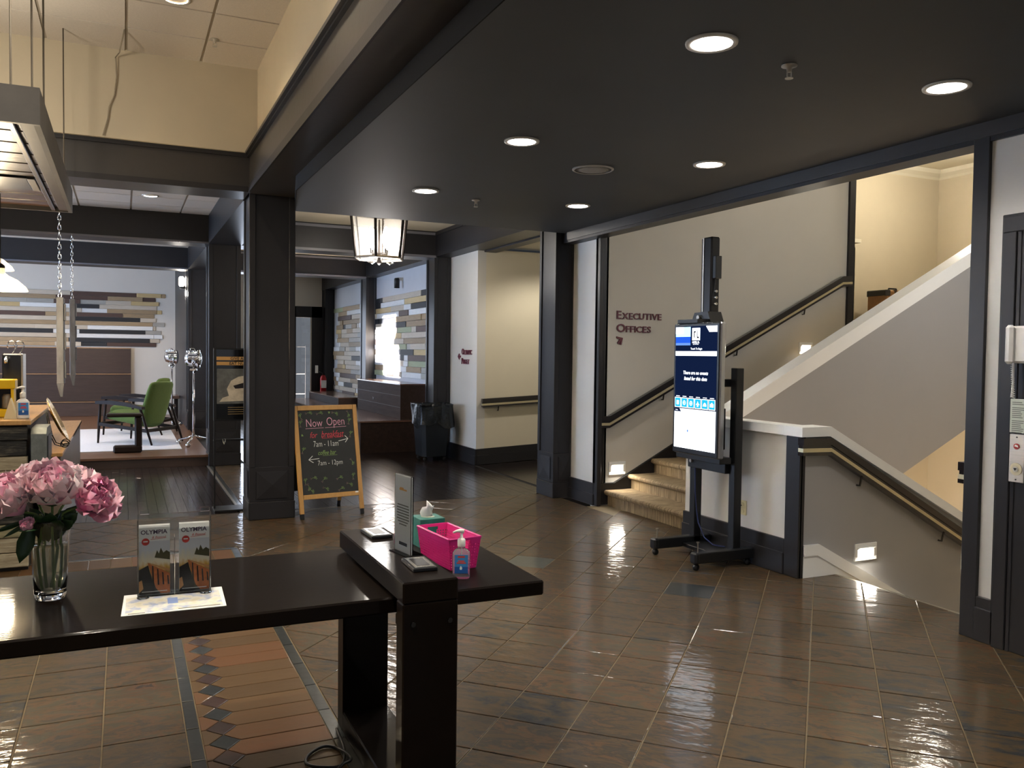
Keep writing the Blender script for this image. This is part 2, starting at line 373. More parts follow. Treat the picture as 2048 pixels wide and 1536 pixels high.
# ---- beams and ceilings
def trim(n, mb, m): return struct(mb.build('trim_%d' % n, m))
soff = [(1.32, -4), (4.5, -4), (4.5, 8.28), (1.5, 8.25), (1.32, 7.2)]
ceil = struct(MB().prism(soff, 2.94, 3.06, 'z').build('ceiling', SOFFIT))
cut = MB()
for x, y in ((2.285, 2.97), (3.68, 2.93), (2.28, 4.85), (3.71, 4.82), (2.27, 6.68), (3.71, 6.69)): cut.lathe([(.094, -.02), (.094, .075)], 32, (x, y, 2.94))
cut = cut.build('cutter', None); bm_ = ceil.modifiers.new('wells', 'BOOLEAN'); bm_.object = cut; bm_.solver = 'EXACT'
cme = bpy.data.meshes.new_from_object(ceil.evaluated_get(bpy.context.evaluated_depsgraph_get())); ceil.modifiers.clear(); ceil.data = cme; bpy.data.objects.remove(cut)
trim(0, MB().prism([(1.312, -4), (1.319, -4), (1.319, 7.2), (1.499, 8.25), (1.492, 8.25), (1.312, 7.2)], 2.939, 3.061, 'z'), mat('dark slab edge cover', '0b0b0c', .8, spec=.2))  # near-black strip added to hide light caught by the slab's side
b = MB().box(1.07, 1.5, -4, 8.22, 3.062, 3.42); trim(1, b, BEAMP)
trim(2, MB().box(1.045, 1.07, -4, 8.15, 3.385, 3.425).box(1.055, 1.07, -4, 8.15, 3.062, 3.13).box(1.02, 1.045, -4, 8.12, 3.40, 3.425), BLACK)
b = MB().box(-6, 1.07, 8.2, 8.62, 3.07, 3.42); trim(3, b, BEAMP)
trim(4, MB().box(-6, 1.05, 8.165, 8.2, 3.385, 3.425).box(-6, 1.07, 8.19, 8.2, 3.07, 3.12), BLACK)
struct(MB().box(1.13, 1.2, -4, 8.2, 3.42, 4.25).build('wall_coffer_right', TAUPE))
struct(MB().box(-4, 1.2, 8.13, 8.2, 3.42, 4.25).build('wall_coffer_far', TAUPE))
struct(MB().box(-4.1, -4, -4, 8.2, 3.42, 4.25).build('wall_coffer_left', TAUPE))
def tiled_ceiling(name, x0, x1, y0, y1, z, xo, yo, p=.6096, holes=()):
    c = struct(MB().box(x0, x1, y0, y1, z+.012, z+.05).build(name, CGRID)); me = {}
    i0 = math.floor((x0-xo)/p); j0 = math.floor((y0-yo)/p); polys = []
    for i in range(i0, i0+40):
        for j in range(j0, j0+40):
            P = clip(rect(xo+i*p, xo+(i+1)*p, yo+j*p, yo+(j+1)*p, .011), x0, x1, y0, y1)
            if P: polys.append(P)
    bmx = {}
    for P in polys:
        sc = score(P, z)
        cx = sum(q[0] for q in P)/len(P); cy = sum(q[1] for q in P)/len(P)
        if sc < 40: bmx.setdefault('r', MB()).prism(P, z, z+.014, 'z'); continue
        L = [(round(q[0]-cx, 4), round(q[1]-cy, 4)) for q in P]; key = tuple(L)
        if key not in me: me[key] = MB().prism(L, 0, .014, 'z').mesh('ceiling_tile'); me[key].materials.append(CTILE)
        place('ceiling_tile', me[key], c, (cx, cy, z))
    if 'r' in bmx: o = bmx['r'].build('ceiling_tile', CTILE, c); o['kind'] = 'stuff'
    MB().box(x0, x1, y0, y1, z+.010, z+.013).build('ceiling_grid', CGRID, c)
    return c
tiled_ceiling('ceiling_coffer', -4, 1.13, -4, 8.13, 4.18, .033, 7.54)
tiled_ceiling('ceiling_lounge', -4.5, 1.07, 8.62, 12.32, 3.45, .1, 11.8)
struct(MB().box(-6, 1.07, 12.75, 20.5, 3.45, 3.5).build('ceiling_lounge_far', CTILE))
struct(MB().box(1.5, 4.36, 8.2, 20.5, 3.46, 3.5).build('ceiling_hall', mat('cream hall ceiling', 'ddd0b4', .8, var=.03)))
n = 5
for yb in (12.32, 16.42):
    trim(n, MB().box(-6, 4.36, yb, yb+.43, 3.06, 3.46), BLACK); n += 1
    trim(n, MB().box(-6, 1.07, yb-.012, yb, 3.06, 3.085).box(1.5, 4.36, yb-.02, yb, 3.06, 3.095).box(1.5, 4.36, yb-.03, yb, 3.40, 3.44), mat('satin beam edge', '6b6a70', .25)); n += 1
trim(n, MB().box(1.07, 1.5, 8.65, 20.5, 3.062, 3.46), BLACK); n += 1
trim(n, MB().box(4.36, 4.72, 8.72, 20.5, 3.08, 3.6).box(4.34, 4.36, 8.72, 20.5, 3.40, 3.44), BLACK); n += 1
trim(n, MB().box(4.72, 4.9, 8.72, 11.25, 3.06, 3.2), BLACK); n += 1
# beam over the stair opening
trim(n, MB().box(4.43, 4.6, -4, 8.31, 2.83, 2.945), BLACK); n += 1
trim(n, MB().box(4.415, 4.43, -4, 8.2, 2.856, 2.95), BEAMP); n += 1
# ---- columns
def column(x0, x1, y0, y1, z1, label, fx=True, grp='dark panelled columns of the lobby'):
    c = thing('column', label, 'column', ((x0+x1)/2, (y0+y1)/2, 0), group=grp); e = .018
    MB().box(x0+e, x1-e, y0+e, y1-e, 0, z1).build('shaft', BLACK, c)
    MB().rbox(x0, x1, y0, y1, 0, .17, .006).build('plinth', BLACK, c)
    MB().rbox(x0+.006, x1-.006, y0+.006, y1-.006, .17, .5, .004).build('base_block', BLACK, c)
    def stile(ax0, ax1, ay0, ay1, a, bz): MB().rbox(ax0, ax1, ay0, ay1, a, bz, .003).build('stile', BLACK, c)
    stile(x0+.004, x0+.06, y0+.004, y0+.03, .5, z1); stile(x1-.06, x1-.004, y0+.004, y0+.03, .5, z1)
    if fx: stile(x0+.004, x0+.03, y1-.06, y1-.004, .5, z1)
    w = x1-x0
    if w > .2:
        MB().prism([(x0+.07, .2), (x1-.07, .2), (x1-.07, .46), (x0+.07, .46)], y0-.003, y0+.006).build('base_panel', BLACK, c)
        MB().add([(x0+.07, y0-.003, .2), (x1-.07, y0-.003, .2), (x1-.07, y0-.003, .46), (x0+.07, y0-.003, .46), ((x0+x1)/2, y0-.016, .33)], [(0, 1, 4), (1, 2, 4), (2, 3, 4), (3, 0, 4)]).build('panel_point', BLACK, c)
        yb0, yb1 = y0+.07, y1-.07
        MB().add([(x0-.003, yb0, .2), (x0-.003, yb1, .2), (x0-.003, yb1, .46), (x0-.003, yb0, .46), (x0-.014, (yb0+yb1)/2, .33)], [(0, 4, 1), (1, 4, 2), (2, 4, 3), (3, 4, 0)]).build('side_panel_point', BLACK, c)
    return c
column(1.07, 1.5, 8.22, 8.65, 3.062, 'dark square column right behind the chalkboard sign')
column(1.07, 1.5, 12.32, 12.75, 3.062, 'dark column behind the black poster stand')
column(1.07, 1.5, 16.42, 16.85, 3.062, 'dark column farthest back, beside the chrome floor lamps')
column(4.34, 4.62, 8.31, 8.72, 3.2, 'dark column left of the executive offices lettering')
column(4.34, 4.62, 12.32, 12.72, 3.08, 'dark column behind the bagged trash can')
column(4.36, 4.6, 16.42, 16.85, 3.08, 'dark column between the two plank wall panels of the hall')
column(4.36, 4.6, 20.1, 20.5, 3.08, 'dark column beside the far glass door with the fire extinguisher')
# ---- right wall: elevator
struct(MB().box(4.45, 4.6, -4, 3.33, 0, 2.94).build('wall_elevator', WALL))
struct(MB().box(4.6, 9.6, 3.2, 3.33, -2.8, 4.5).build('wall_stair_near', CREAM))
trim(n, MB().rbox(4.425, 4.45, 3.235, 3.335, 0, 2.86, .003).box(4.45, 4.6, 3.33, 3.336, 0, 2.86), BLACK); n += 1
struct(MB().rbox(4.427, 4.45, 3.135, 3.235, 0, .25, .003).rbox(4.415, 4.45, 3.12, 3.24, 0, .19, .003).build('baseboard_elevator', BLACK))
d1 = struct(MB().rbox(4.415, 4.45, 1.2, 3.138, 0, 2.4, .004).build('door_1', BLACK))
MB().rbox(4.40, 4.416, 3.045, 3.12, 0, 2.30, .003).build('casing', BLACK, d1); MB().rbox(4.40, 4.416, 1.2, 3.12, 2.30, 2.385, .003).build('casing', BLACK, d1)
MB().rbox(4.409, 4.418, 3.02, 3.042, 0, 2.3, .002).build('casing_bead', BLACK, d1)
# ---- panel wall between column and stair
struct(MB().box(4.57, 4.7, 7.78, 8.33, 0, 3.1).build('wall_stair_return', WALL))
struct(MB().rbox(4.545, 4.57, 7.775, 8.31, 0, .235, .004).rbox(4.535, 4.56, 7.765, 8.31, 0, .12, .004).build('baseboard_stair_return', BLACK))
trim(n, MB().rbox(4.55, 4.60, 7.70, 7.80, 0, 3.0, .004).rbox(4.55, 4.66, 7.745, 7.79, .235, 3.0, .004), BLACK); n += 1
# ---- executive wall and up flight
ex = struct(MB().prism([(4.6, -.3), (8.2, -.3), (8.2, 4.6), (4.6, 4.6)], 7.78, 7.92).build('wall_executive', WALL))
SL = .157/.295
def sk(x): return .233+max(0, x-4.80)*.52
trim(n, MB().prism([(4.56, 0), (4.72, 0), (8.2, 1.75), (8.2, sk(8.2)), (4.80, sk(4.8)), (4.56, .235)], 7.762, 7.785), BLACK); n += 1
trim(n, MB().prism([(4.56, .205), (4.79, .205), (8.2, sk(8.2)-.03), (8.2, sk(8.2)-.005), (4.80, sk(4.8)-.003), (4.56, .232)], 7.752, 7.77), BLACK); n += 1
trim(n, MB().rbox(8.1, 8.2, 7.75, 7.79, 1.6, 4.6, .004), BLACK); n += 1
st = struct(bpy.data.objects.new('stairs_up', None)); COL.objects.link(st); st.location = (4.7, 6.9, 0)
def step_mesh(r, t, y0, y1):
    prof = [(t+.03, -.02), (0.02, -.02), (.02, r-.055), (.0, r-.045), (-.022, r-.03), (-.028, r-.012), (-.02, r+.004), (-.004, r+.01), (.05, r+.008), (t+.03, r+.008)]
    return MB().prism(prof, y0, y1).mesh('step')
sm = step_mesh(.157, .295, -.86, .86); sm.materials.append(CARPET)
sm.polygons.foreach_set('use_smooth', [False]*len(sm.polygons))
for k in range(11): place('step', sm, st, (k*.295, 0, k*.157-.008))
MB().prism([(4.75, -.25), (8.0, 1.40), (11.2, 1.40), (11.2, 1.69), (7.75, 1.56), (4.75, -.03)], 6.02, 7.78).build('flight_body', GREYW, st)
MB().prism([(7.68, 1.69), (11.2, 1.69), (11.2, 1.735), (7.68, 1.735)], 6.02, 9.0).build('landing_carpet', CARPET, st)
# stringer wall with white cap
def cz(x): return .975+.515*(x-4.57)
struct(MB().prism([(4.57, -.3), (5.3, -.3), (11, 2.366), (11, cz(11)), (4.57, cz(4.57))], 5.9, 6.02).build('wall_stair_stringer', GREYW))
trim(n, MB().prism([(4.50, cz(4.50)-.0), (11, cz(11)-.0), (11, cz(11)+.05), (4.50, cz(4.50)+.05)], 5.87, 6.045), WHITE); n += 1
trim(n, MB().prism([(4.57, cz(4.57)-.10), (11, cz(11)-.10), (11, cz(11)), (4.57, cz(4.57))], 5.885, 5.9), WHITE); n += 1
# half wall and descending guard wall
struct(MB().box(4.45, 4.57, 4.77, 6.02, 0, 1.03).build('wall_half', WALL))
def dz(x): return 1.035-max(0, x-4.69)*.509
struct(MB().prism([(4.45, -.3), (4.45, 1.03), (4.69, 1.03), (8.2, dz(8.2)), (8.2, -2.8), (4.9, -2.8), (4.8, -.3)], 4.65, 4.77).build('wall_stair_guard', GREYW))
trim(n, MB().rbox(4.42, 4.60, 4.80, 6.04, 1.03, 1.10, .003), WHITE); n += 1
trim(n, MB().prism([(4.42, 1.03), (4.69, 1.03), (8.2, dz(8.2)), (8.2, dz(8.2)+.07), (4.70, 1.10), (4.42, 1.10)], 4.615, 4.80), WHITE); n += 1
trim(n, MB().rbox(4.425, 4.455, 4.635, 4.78, 0, 1.03, .004).box(4.44, 4.475, 4.635, 4.652, 0, 1.03), BLACK); n += 1
struct(MB().rbox(4.425, 4.452, 4.78, 6.02, 0, .26, .004).rbox(4.413, 4.44, 4.78, 6.02, 0, .16, .004).build('baseboard_half_wall', BLACK))
struct(MB().prism([(4.476, 0), (4.79, 0), (6.2, -.75), (6.2, -.60), (4.62, .235), (4.476, .235)], 4.632, 4.65).prism([(4.476, .16), (4.60, .16), (6.2, -.68), (6.2, -.60), (4.62, .24), (4.476, .24)], 4.622, 4.64).build('baseboard_guard', WHITE))
sd = struct(bpy.data.objects.new('stairs_down', None)); COL.objects.link(sd); sd.location = (4.79, 3.99, 0)
sm2 = step_mesh(.157, .295, -.655, .655); sm2.materials.append(CARPET)
for k in range(8): place('step', sm2, sd, (.0+k*.295, 0, -.157*(k+2)))
MB().box(4.775, 4.80, 3.335, 4.645, -.03, .001).build('nosing', mat('brushed nosing', '8f877a', .35, .6), sd)
MB().box(7.1, 9.5, 3.33, 7.7, -1.75, -1.6).build('lower_landing', CARPET, sd)
struct(MB().prism([(5.0, -2.8), (9.55, -2.8), (9.55, 1.45), (8.05, 1.45), (5.0, -.2)], 7.70, 7.78).build('wall_under_stair', CREAM))
struct(MB().box(9.53, 9.65, 3.2, 7.78, -2.8, 1.38).build('wall_under_stair_end', CREAM))
# upper landing room
struct(MB().box(8.1, 11.3, 9.0, 9.1, 1.4, 4.7).build('wall_landing_far', TAUPE))
struct(MB().box(11.2, 11.3, 5.9, 9.0, 1.4, 4.7).build('wall_landing_end', TAUPE))
struct(MB().box(8.08, 8.2, 7.92, 9.1, 1.4, 4.7).build('wall_landing_side', TAUPE))
struct(MB().box(4.6, 11.3, 3.2, 9.1, 4.42, 4.5).build('ceiling_landing', mat('landing ceiling paint', 'e4dcc6', .8)))
trim(n, MB().prism([(9.0, 4.30), (9.0, 4.42), (8.86, 4.42), (8.90, 4.37), (8.97, 4.33)], 8.2, 11.2, 'x').prism([(11.2, 4.30), (11.2, 4.42), (11.06, 4.42), (11.10, 4.37), (11.17, 4.33)], 5.9, 9.0, 'y'), mat('cream crown', 'e4dcc6', .5)); n += 1
# ---- corridor to the right of the far hall, with a ramped floor
struct(MB().box(4.62, 4.75, 11.25, 12.34, 0, 3.1).build('wall_corridor_end', WALL))
struct(MB().box(4.75, 9, 11.25, 11.4, 0, 3.1).build('wall_corridor', CREAM))
struct(MB().box(4.7, 9, 8.5, 8.62, 0, 3.1).box(8.9, 9, 8.5, 11.4, 0, 3.1).build('wall_corridor_near', CREAM))
struct(MB().prism([(4.62, -.3), (9, -.3), (9, .19), (4.62, -.005)], 8.6, 11.3).build('floor_ramp', WOODF))
struct(MB().box(4.4, 9, 8.4, 11.4, 3.15, 3.2).build('ceiling_corridor', CREAM))
struct(MB().prism([(4.62, 0), (9, .2), (9, .44), (4.62, .225)], 11.225, 11.25).prism([(4.61, 0), (9, .2), (9, .34), (4.61, .13)], 11.212, 11.24).box(4.595, 4.62, 11.212, 12.33, 0, .225).box(4.585, 4.61, 11.205, 12.33, 0, .13).build('baseboard_corridor', BLACK))
# ---- far end wall, side walls, roof
bw = MB().box(-6, 3.72, 20.5, 20.7, 0, 3.46).box(4.13, 4.75, 20.5, 20.7, 0, 3.46).box(3.72, 4.13, 20.5, 20.7, 2.42, 3.46)
struct(bw.build('wall_far', WALL))
struct(MB().box(4.58, 4.75, 12.34, 20.7, 0, 3.2).build('wall_hall_right', mat('cool grey wall paint', 'c3c6cc', .6, var=.02)))
wl = MB()
SW = (14.82, 16.35, 2.17, 3.17)
wl.box(-6, -5.85, -5.5, SW[0], 0, 5).box(-6, -5.85, SW[1], 20.7, 0, 5).box(-6, -5.85, SW[0], SW[1], 0, SW[2]).box(-6, -5.85, SW[0], SW[1], SW[3], 5)
struct(wl.build('wall_left', WALL))
w1 = struct(MB().box(-5.96, -5.9, 14.80, 14.84, 2.15, 3.19).build('sun_opening', WHITE))  # edge of an unseen opening added to let the sun patch through
for q in ((14.82, 15.06, 2.60, 3.18), (15.89, 16.36, 2.95, 3.18), (15.05, 15.20, 2.60, 2.88), (15.77, 16.36, 2.16, 2.44)): MB().box(-5.95, -5.9, *q).build('sun_mask', WHITE, w1)  # unseen blocking panels, arranged to shape the sun patch
struct(MB().box(-6.1, 11.5, -5.6, 20.8, 5.0, 5.1).build('roof_light_block', SOFFIT))  # unseen slab over all rooms, put in to block world light
struct(MB().box(4.45, 11.5, -5.6, 3.2, 2.95, 5.0).box(4.62, 11.5, 9.1, 20.8, 3.2, 5.0).box(-6, 4.6, 20.5, 20.7, 3.46, 5).box(11.3, 11.5, 3, 9.2, -2.8, 5).box(-6, 1.1, 8.2, 8.6, 3.42, 5.0).box(1.12, 4.6, 8.28, 8.35, 3.06, 5.0).build('wall_upper', SOFFIT))
struct(MB().box(4.6, 9.65, 3.2, 7.8, -2.9, -2.8).build('floor_basement', CARPET))
# far door: black frame with a glass leaf
d2 = struct(MB().box(3.60, 3.74, 20.44, 20.52, 0, 2.68).box(4.11, 4.36, 20.44, 20.52, 0, 2.68).box(3.60, 4.36, 20.44, 20.52, 2.42, 2.68).build('door_2', BLACK))
MB().box(3.74, 4.11, 20.47, 20.48, .1, 2.42).build('pane', GLASS, d2); MB().box(4.085, 4.11, 20.455, 20.5, .1, 2.42).build('stile', STEEL, d2)
MB().box(3.745, 4.085, 20.455, 20.5, .02, .2).build('kick_rail', BLACK, d2)
# lounge platform
p = struct(MB().box(-5.8, 1.1, 12.44, 20.5, -.004, .135).build('floor_platform', OAKP))
MB().rbox(-5.8, 1.1, 12.40, 12.47, .118, .152, .004).build('nosing', OAKP, p); MB().box(-5.8, 1.1, 12.45, 20.5, .134, .149).build('platform_top', OAKP, p)
MB().box(-5.8, 1.1, 12.435, 12.445, 0, .12).build('riser', DKPANEL, p)
struct(MB().box(1.07, 1.2, 16.85, 20.5, 0, 3.06).build('wall_lounge_right', BLACK))
# ================================================================== LIGHT FITTINGS
TRIMW = mat('white downlight trim', 'dedbd4', .4)
REFL = mat('downlight reflector', 'f2ece2', .25, metal=.2)
def downlight(x, y, z, label, r=.095, power=46, col=(1, .95, .89), group='recessed downlights of the charcoal ceiling', spot=2.3, lens=LAMPW):
    t = thing('downlight', label, 'downlight', (x, y, z), group=group)
    MB().lathe([(r*.92, .0), (r*.94, -.006), (r*1.16, -.006), (r*1.18, .004), (r*.92, .004)], 28, (x, y, z), cap=False).build('trim_ring', TRIMW, t, True)
    MB().lathe([(r*.93, -.004), (r*.9, .0), (r*.62, .045)], 28, (x, y, z), cap=False).build('reflector', lens, t, True)
    MB().lathe([(r*.64, .040), (r*.4, .03), (.004, .026)], 28, (x, y, z), cap=True).build('lens', lens, t, True)
    light('downlight_lamp', 'SPOT', (x, y, z-.02), power, col, (0, 0, 0), spot_size=spot, spot_blend=.7, shadow_soft_size=.06)
    return t
# openings: the fittings sit in the ceiling slab, so cut shallow wells in it
wells = [(2.285, 2.97), (3.68, 2.93), (2.28, 4.85), (3.71, 4.82), (2.27, 6.68), (3.71, 6.69)]
names = ['nearest bright downlight of the left ceiling row', 'nearest bright downlight of the right ceiling row, above the elevator wall', 'middle downlight of the left ceiling row',
         'middle downlight of the right ceiling row, above the kiosk mast', 'farthest downlight of the left ceiling row, before the lantern', 'farthest downlight of the right ceiling row, before the column']
for (x, y), nm in zip(wells, names): downlight(x, y, 2.937, nm)
for (x, y) in ((2.28, 1.1), (3.7, 1.1), (2.28, -.8), (3.7, -.8)):  # unseen lamps added behind the camera, without fittings
    light('downlight_lamp', 'SPOT', (x, y, 2.92), 52, (1, .95, .89), (0, 0, 0), spot_size=2.3, spot_blend=.7, shadow_soft_size=.06)
LAMPWARM = emat('lamp warm', 'ffe2b4', 22)
downlight(.362, 6.77, 4.178, 'warm downlight in the raised tile ceiling, cut by the top of the photo', .09, 60, (1, .80, .56), 'warm coffer downlights', lens=LAMPWARM)
for x, y, pw in ((.40, 4.3, 200), (-1.5, 6.7, 120), (-1.5, 4.2, 140), (-.2, 1.9, 340)):  # assumed spots in the raised ceiling out of view, no fittings built
    light('assumed_coffer_lamp', 'SPOT', (x, y, 4.15), pw, (1, .88, .72), (0, 0, 0), spot_size=2.5, spot_blend=.6, shadow_soft_size=.07)
for x, y in ((-1.2, 6.6), (-1.2, 3.2)): light('coffer_fill', 'POINT', (x, y, 3.25), 55, (1, .90, .76), shadow_soft_size=.15)  # unseen fill points added to brighten the coffer walls and ceiling
downlight(.306, 11.1, 3.448, 'downlight in the white tile ceiling of the lounge', .08, 30, (1, .95, .88), 'lounge downlights')
for x, y in ((-1.8, 11.1), (.2, 14.6), (-1.9, 14.6), (.1, 18.8), (-1.8, 18.8)):  # assumed spots over the lounge, no fittings built for them
    light('assumed_lounge_lamp', 'SPOT', (x, y, 3.43), 130, (1, .80, .60), (0, 0, 0), spot_size=2.3, spot_blend=.6, shadow_soft_size=.06)
light('assumed_corridor_lamp', 'SPOT', (5.7, 10.2, 3.12), 92, (1, .92, .80), (0, 0, 0), spot_size=2.6, spot_blend=.5, shadow_soft_size=.08)  # assumed warm ceiling light in the corridor, no fitting built
light('assumed_landing_lamp', 'POINT', (9.6, 7.6, 4.1), 80, (1, .93, .80), shadow_soft_size=.12)  # assumed warm source upstairs, a bare point with no fitting
light('stair_fill', 'POINT', (6.6, 6.9, 4.2), 5, (1, .92, .80), shadow_soft_size=.12)  # weak warm fill point added above the flight
light('stair_fill', 'POINT', (7.3, 4.1, 3.0), 55, (.84, .90, 1), shadow_soft_size=.2)  # cool fill point added in mid-air for the stringer and white caps
light('assumed_basement_lamp', 'POINT', (8.6, 6.9, .55), 2.5, (1, .88, .66), shadow_soft_size=.12)  # assumed warm source below the flight, no fitting built
# sprinklers
def sprinkler(x, y, z, label):
    t = thing('sprinkler', label, 'sprinkler', (x, y, z), group='fire sprinkler heads')
    m = mat('sprinkler metal', 'bdb8ae', .35, .5)
    MB().lathe([(.036, 0), (.036, -.006), (.014, -.010), (.011, -.03), (.008, -.032)], 18, (x, y, z)).build('escutcheon', m, t, True)
    MB().tube([(x-.012, y, z-.028), (x-.012, y, z-.052), (x, y, z-.06)], .003, 6).tube([(x+.012, y, z-.028), (x+.012, y, z-.052), (x, y, z-.06)], .003, 6).build('frame', m, t)
    MB().lathe([(.019, 0), (.019, -.003)], 14, (x, y, z-.058)).build('deflector', m, t)
sprinkler(2.78, 3.04, 2.94, 'white sprinkler head between the two nearest downlights')
sprinkler(2.80, 6.88, 2.94, 'small sprinkler head between the two farthest downlights')
sprinkler(.70, 7.5, 4.18, 'sprinkler head on the raised tile ceiling')
t = thing('ceiling_speaker', 'round grey speaker grille in the charcoal ceiling', 'speaker', (3.08, 5.34, 2.94))
MB().lathe([(.135, 0), (.15, 0), (.15, -.006), (.138, -.012), (.132, -.008)], 36, (3.08, 5.34, 2.94), cap=False).build('rim', mat('speaker rim', 'b5b3ae', .5), t, True)
MB().lathe([(.134, -.006), (.08, -.010), (.01, -.011)], 36, (3.08, 5.34, 2.94)).build('grille', mat('perforated grille', 'a9a7a2', .6, bump=1, bscale=260, var=.3, vscale=260), t, True)
# step lights
def step_light(x0, x1, y, z0, z1, label):
    xm = (x0+x1)/2; t = thing('step_light', label, 'wall light', (xm, y, (z0+z1)/2), group='lit step lights in the stair walls')
    fr = MB(); e = .03
    fr.rbox(x0, x1, y-.012, y, z1-e, z1, .002).rbox(x0, x1, y-.012, y, z0, z0+e, .002).rbox(x0, x0+e, y-.012, y, z0+e, z1-e, .002).rbox(x1-e, x1, y-.012, y, z0+e, z1-e, .002)
    fr.build('frame', WHITE, t); MB().box(x0+e, x1-e, y-.004, y-.001, z0+e, z1-e).build('lens', emat('step lens', 'fff0d8', 16), t)
    MB().prism([(y-.004, z1-e), (y-.03, z1-e), (y-.004, z1-e-.02)], x0+e, x1-e, 'x').build('hood', WHITE, t)
    light('step_lamp', 'AREA', (xm, y-.03, (z0+z1)/2-.01), 3.2, (1, .92, .78), aim((0, -1, -.7)), shape='RECTANGLE', size=.16, size_y=.08)
step_light(4.735, 4.945, 7.78, .315, .455, 'lit step light beside the lowest carpeted stair')
step_light(7.36, 7.57, 7.78, 1.645, 1.785, 'lit step light high up behind the sloping white cap')
step_light(4.99, 5.215, 4.65, .075, .205, 'lit step light low on the grey wall of the descending stair')
# lantern
FRM = mat('dark bronze lantern frame', '2a2523', .35, .7)
LGL = bpy.data.materials.new('lantern glass'); LGL.use_nodes = True; tt = NT(LGL); bb = tt.n['Principled BSDF']
bb.inputs['Base Color'].default_value = (.9, .88, .84, 1); bb.inputs['Roughness'].default_value = .12; bb.inputs['Alpha'].default_value = .22
L = thing('lantern', 'large glass hanging lantern with dark bars, glowing white', 'lantern', (2.9, 10.3, 3.46))
lc = (2.9, 10.3); zb, zt, rb, rt = 2.77, 3.33, .31, .375
def lp(k, r, z): a = 2*PI*k/6+.12; return (lc[0]+r*math.cos(a), lc[1]+r*math.sin(a), z)
for k in range(6):
    MB().tube([lp(k, rb, zb), lp(k, rt, zt)], .018, 6).build('corner_bar', FRM, L)
    MB().add([lp(k, rb-.01, zb+.02), lp(k+1, rb-.01, zb+.02), lp(k+1, rt-.01, zt-.02), lp(k, rt-.01, zt-.02)], [(0, 1, 2, 3)]).build('pane', LGL, L)
MB().tube([lp(k, rb, zb) for k in range(7)], .016, 6).build('bottom_ring', mat('lantern bottom rim', 'b9ac9a', .25, .6), L)
MB().tube([lp(k, rt, zt) for k in range(7)], .014, 6).build('top_ring', FRM, L)
MB().lathe([(.02, zt-zb), (.02, .69)], 10, (lc[0], lc[1], zb)).build('stem', FRM, L)
MB().tube([lp(0, rt, zt), (lc[0], lc[1], zt+.1)], .008, 6).tube([lp(2, rt, zt), (lc[0], lc[1], zt+.1)], .008, 6).tube([lp(4, rt, zt), (lc[0], lc[1], zt+.1)], .008, 6).build('top_stays', FRM, L)
BULB = emat('lantern bulb', 'fff6ea', 55)
for k in range(4):
    a = PI/2*k+.4; x, y = lc[0]+.13*math.cos(a), lc[1]+.13*math.sin(a)
    MB().lathe([(.012, 0), (.03, .03), (.045, .08), (.045, .15), (.03, .22), (.008, .26)], 14, (x, y, zb+.12)).build('bulb', BULB, L, True)
    MB().tube([(lc[0], lc[1], zb+.06), (x, y, zb+.06), (x, y, zb+.13)], .01, 6).build('socket_arm', FRM, L)
MB().lathe([(.008, 0), (.035, .03), (.02, .07), (.012, zt-zb)], 12, (lc[0], lc[1], zb-.08)).build('finial', FRM, L, True)
for s in (-1, 1):
    x = lc[0]+s*.13
    MB().tube([(x, lc[1]-.05, zb-.01), (x+s*.03, lc[1]-.08, zb-.06), (x-s*.02, lc[1]-.1, zb-.075), (x-s*.05, lc[1]-.08, zb-.05)], .009, 6).build('scroll', CHROME, L)
light('lantern_lamp', 'POINT', (lc[0], lc[1], zb-.12), 42, (1, .96, .92), shadow_soft_size=.16)
# unlit wall fixture above the plank wall
t = thing('wall_fixture', 'small dark cylinder spotlight high on the hall wall', 'wall light', (4.58, 14.7, 2.9))
MB().lathe([(.05, 0), (.05, .16), (.04, .18)], 16, (4.47, 14.7, 2.76)).build('body', BLKMET, t, True); MB().box(4.47, 4.578, 14.67, 14.73, 2.9, 2.95).build('bracket', STEEL, t)
# sconce on the lounge side wall
t = thing('wall_sconce', 'small lit sconce on the dark wall of the lounge', 'wall light', (1.07, 17.2, 2.85))
MB().lathe([(.03, 0), (.05, .03), (.05, .16), (.03, .19)], 14, (1.01, 17.2, 2.80)).build('globe', emat('sconce glow', 'fff2e0', 22), t, True); MB().rbox(.98, 1.07, 17.14, 17.26, 2.76, 2.80, .003).build('bracket', BLKMET, t)
light('sconce_lamp', 'POINT', (.95, 17.2, 2.68), 12, (1, .93, .84), shadow_soft_size=.05)
# ================================================================== STAIR FITTINGS
def handrail(name, pts, y, label, brackets=(), d=-1, ext=.07):
    """pts (x,z): black top rail, brass strip, black lower bead, swept along x-z at wall plane y (front towards d)"""
    t = thing('handrail', label, 'handrail', (pts[0][0], y, pts[0][1]), group='black handrails with a brass strip')
    y0, y1 = sorted((y+d*.02, y+d*ext))
    def band(a, b, e): return MB().prism([(x, z+a) for x, z in pts]+[(x, z+b) for x, z in reversed(pts)], y0-e, y1+e)
    band(.0, .05, .004).build('rail_top', RAILB, t); band(-.022, .0, -.006).build('rail_core', RAILB, t); band(-.050, -.022, .0).build('brass_strip', BRASS, t); band(-.075, -.050, .003).build('rail_bead', RAILB, t)
    for x, z in brackets: MB().tube([(x, y, z-.14), (x, y+d*.03, z-.14), (x, y+d*.045, z-.07)], .008, 8).build('bracket', RAILB, t)
    return t
handrail('r', [(4.60, .905), (4.70, .905), (7.98, 2.55), (8.13, 2.56)], 7.775, 'long handrail climbing the executive offices wall', [(5.4, 1.26), (6.4, 1.76), (7.4, 2.26)])
handrail('r', [(4.40, .975), (4.67, .97), (7.6, -.62)], 4.65, 'handrail descending along the grey wall below the white cap', [(5.0, .79), (5.9, .3)])
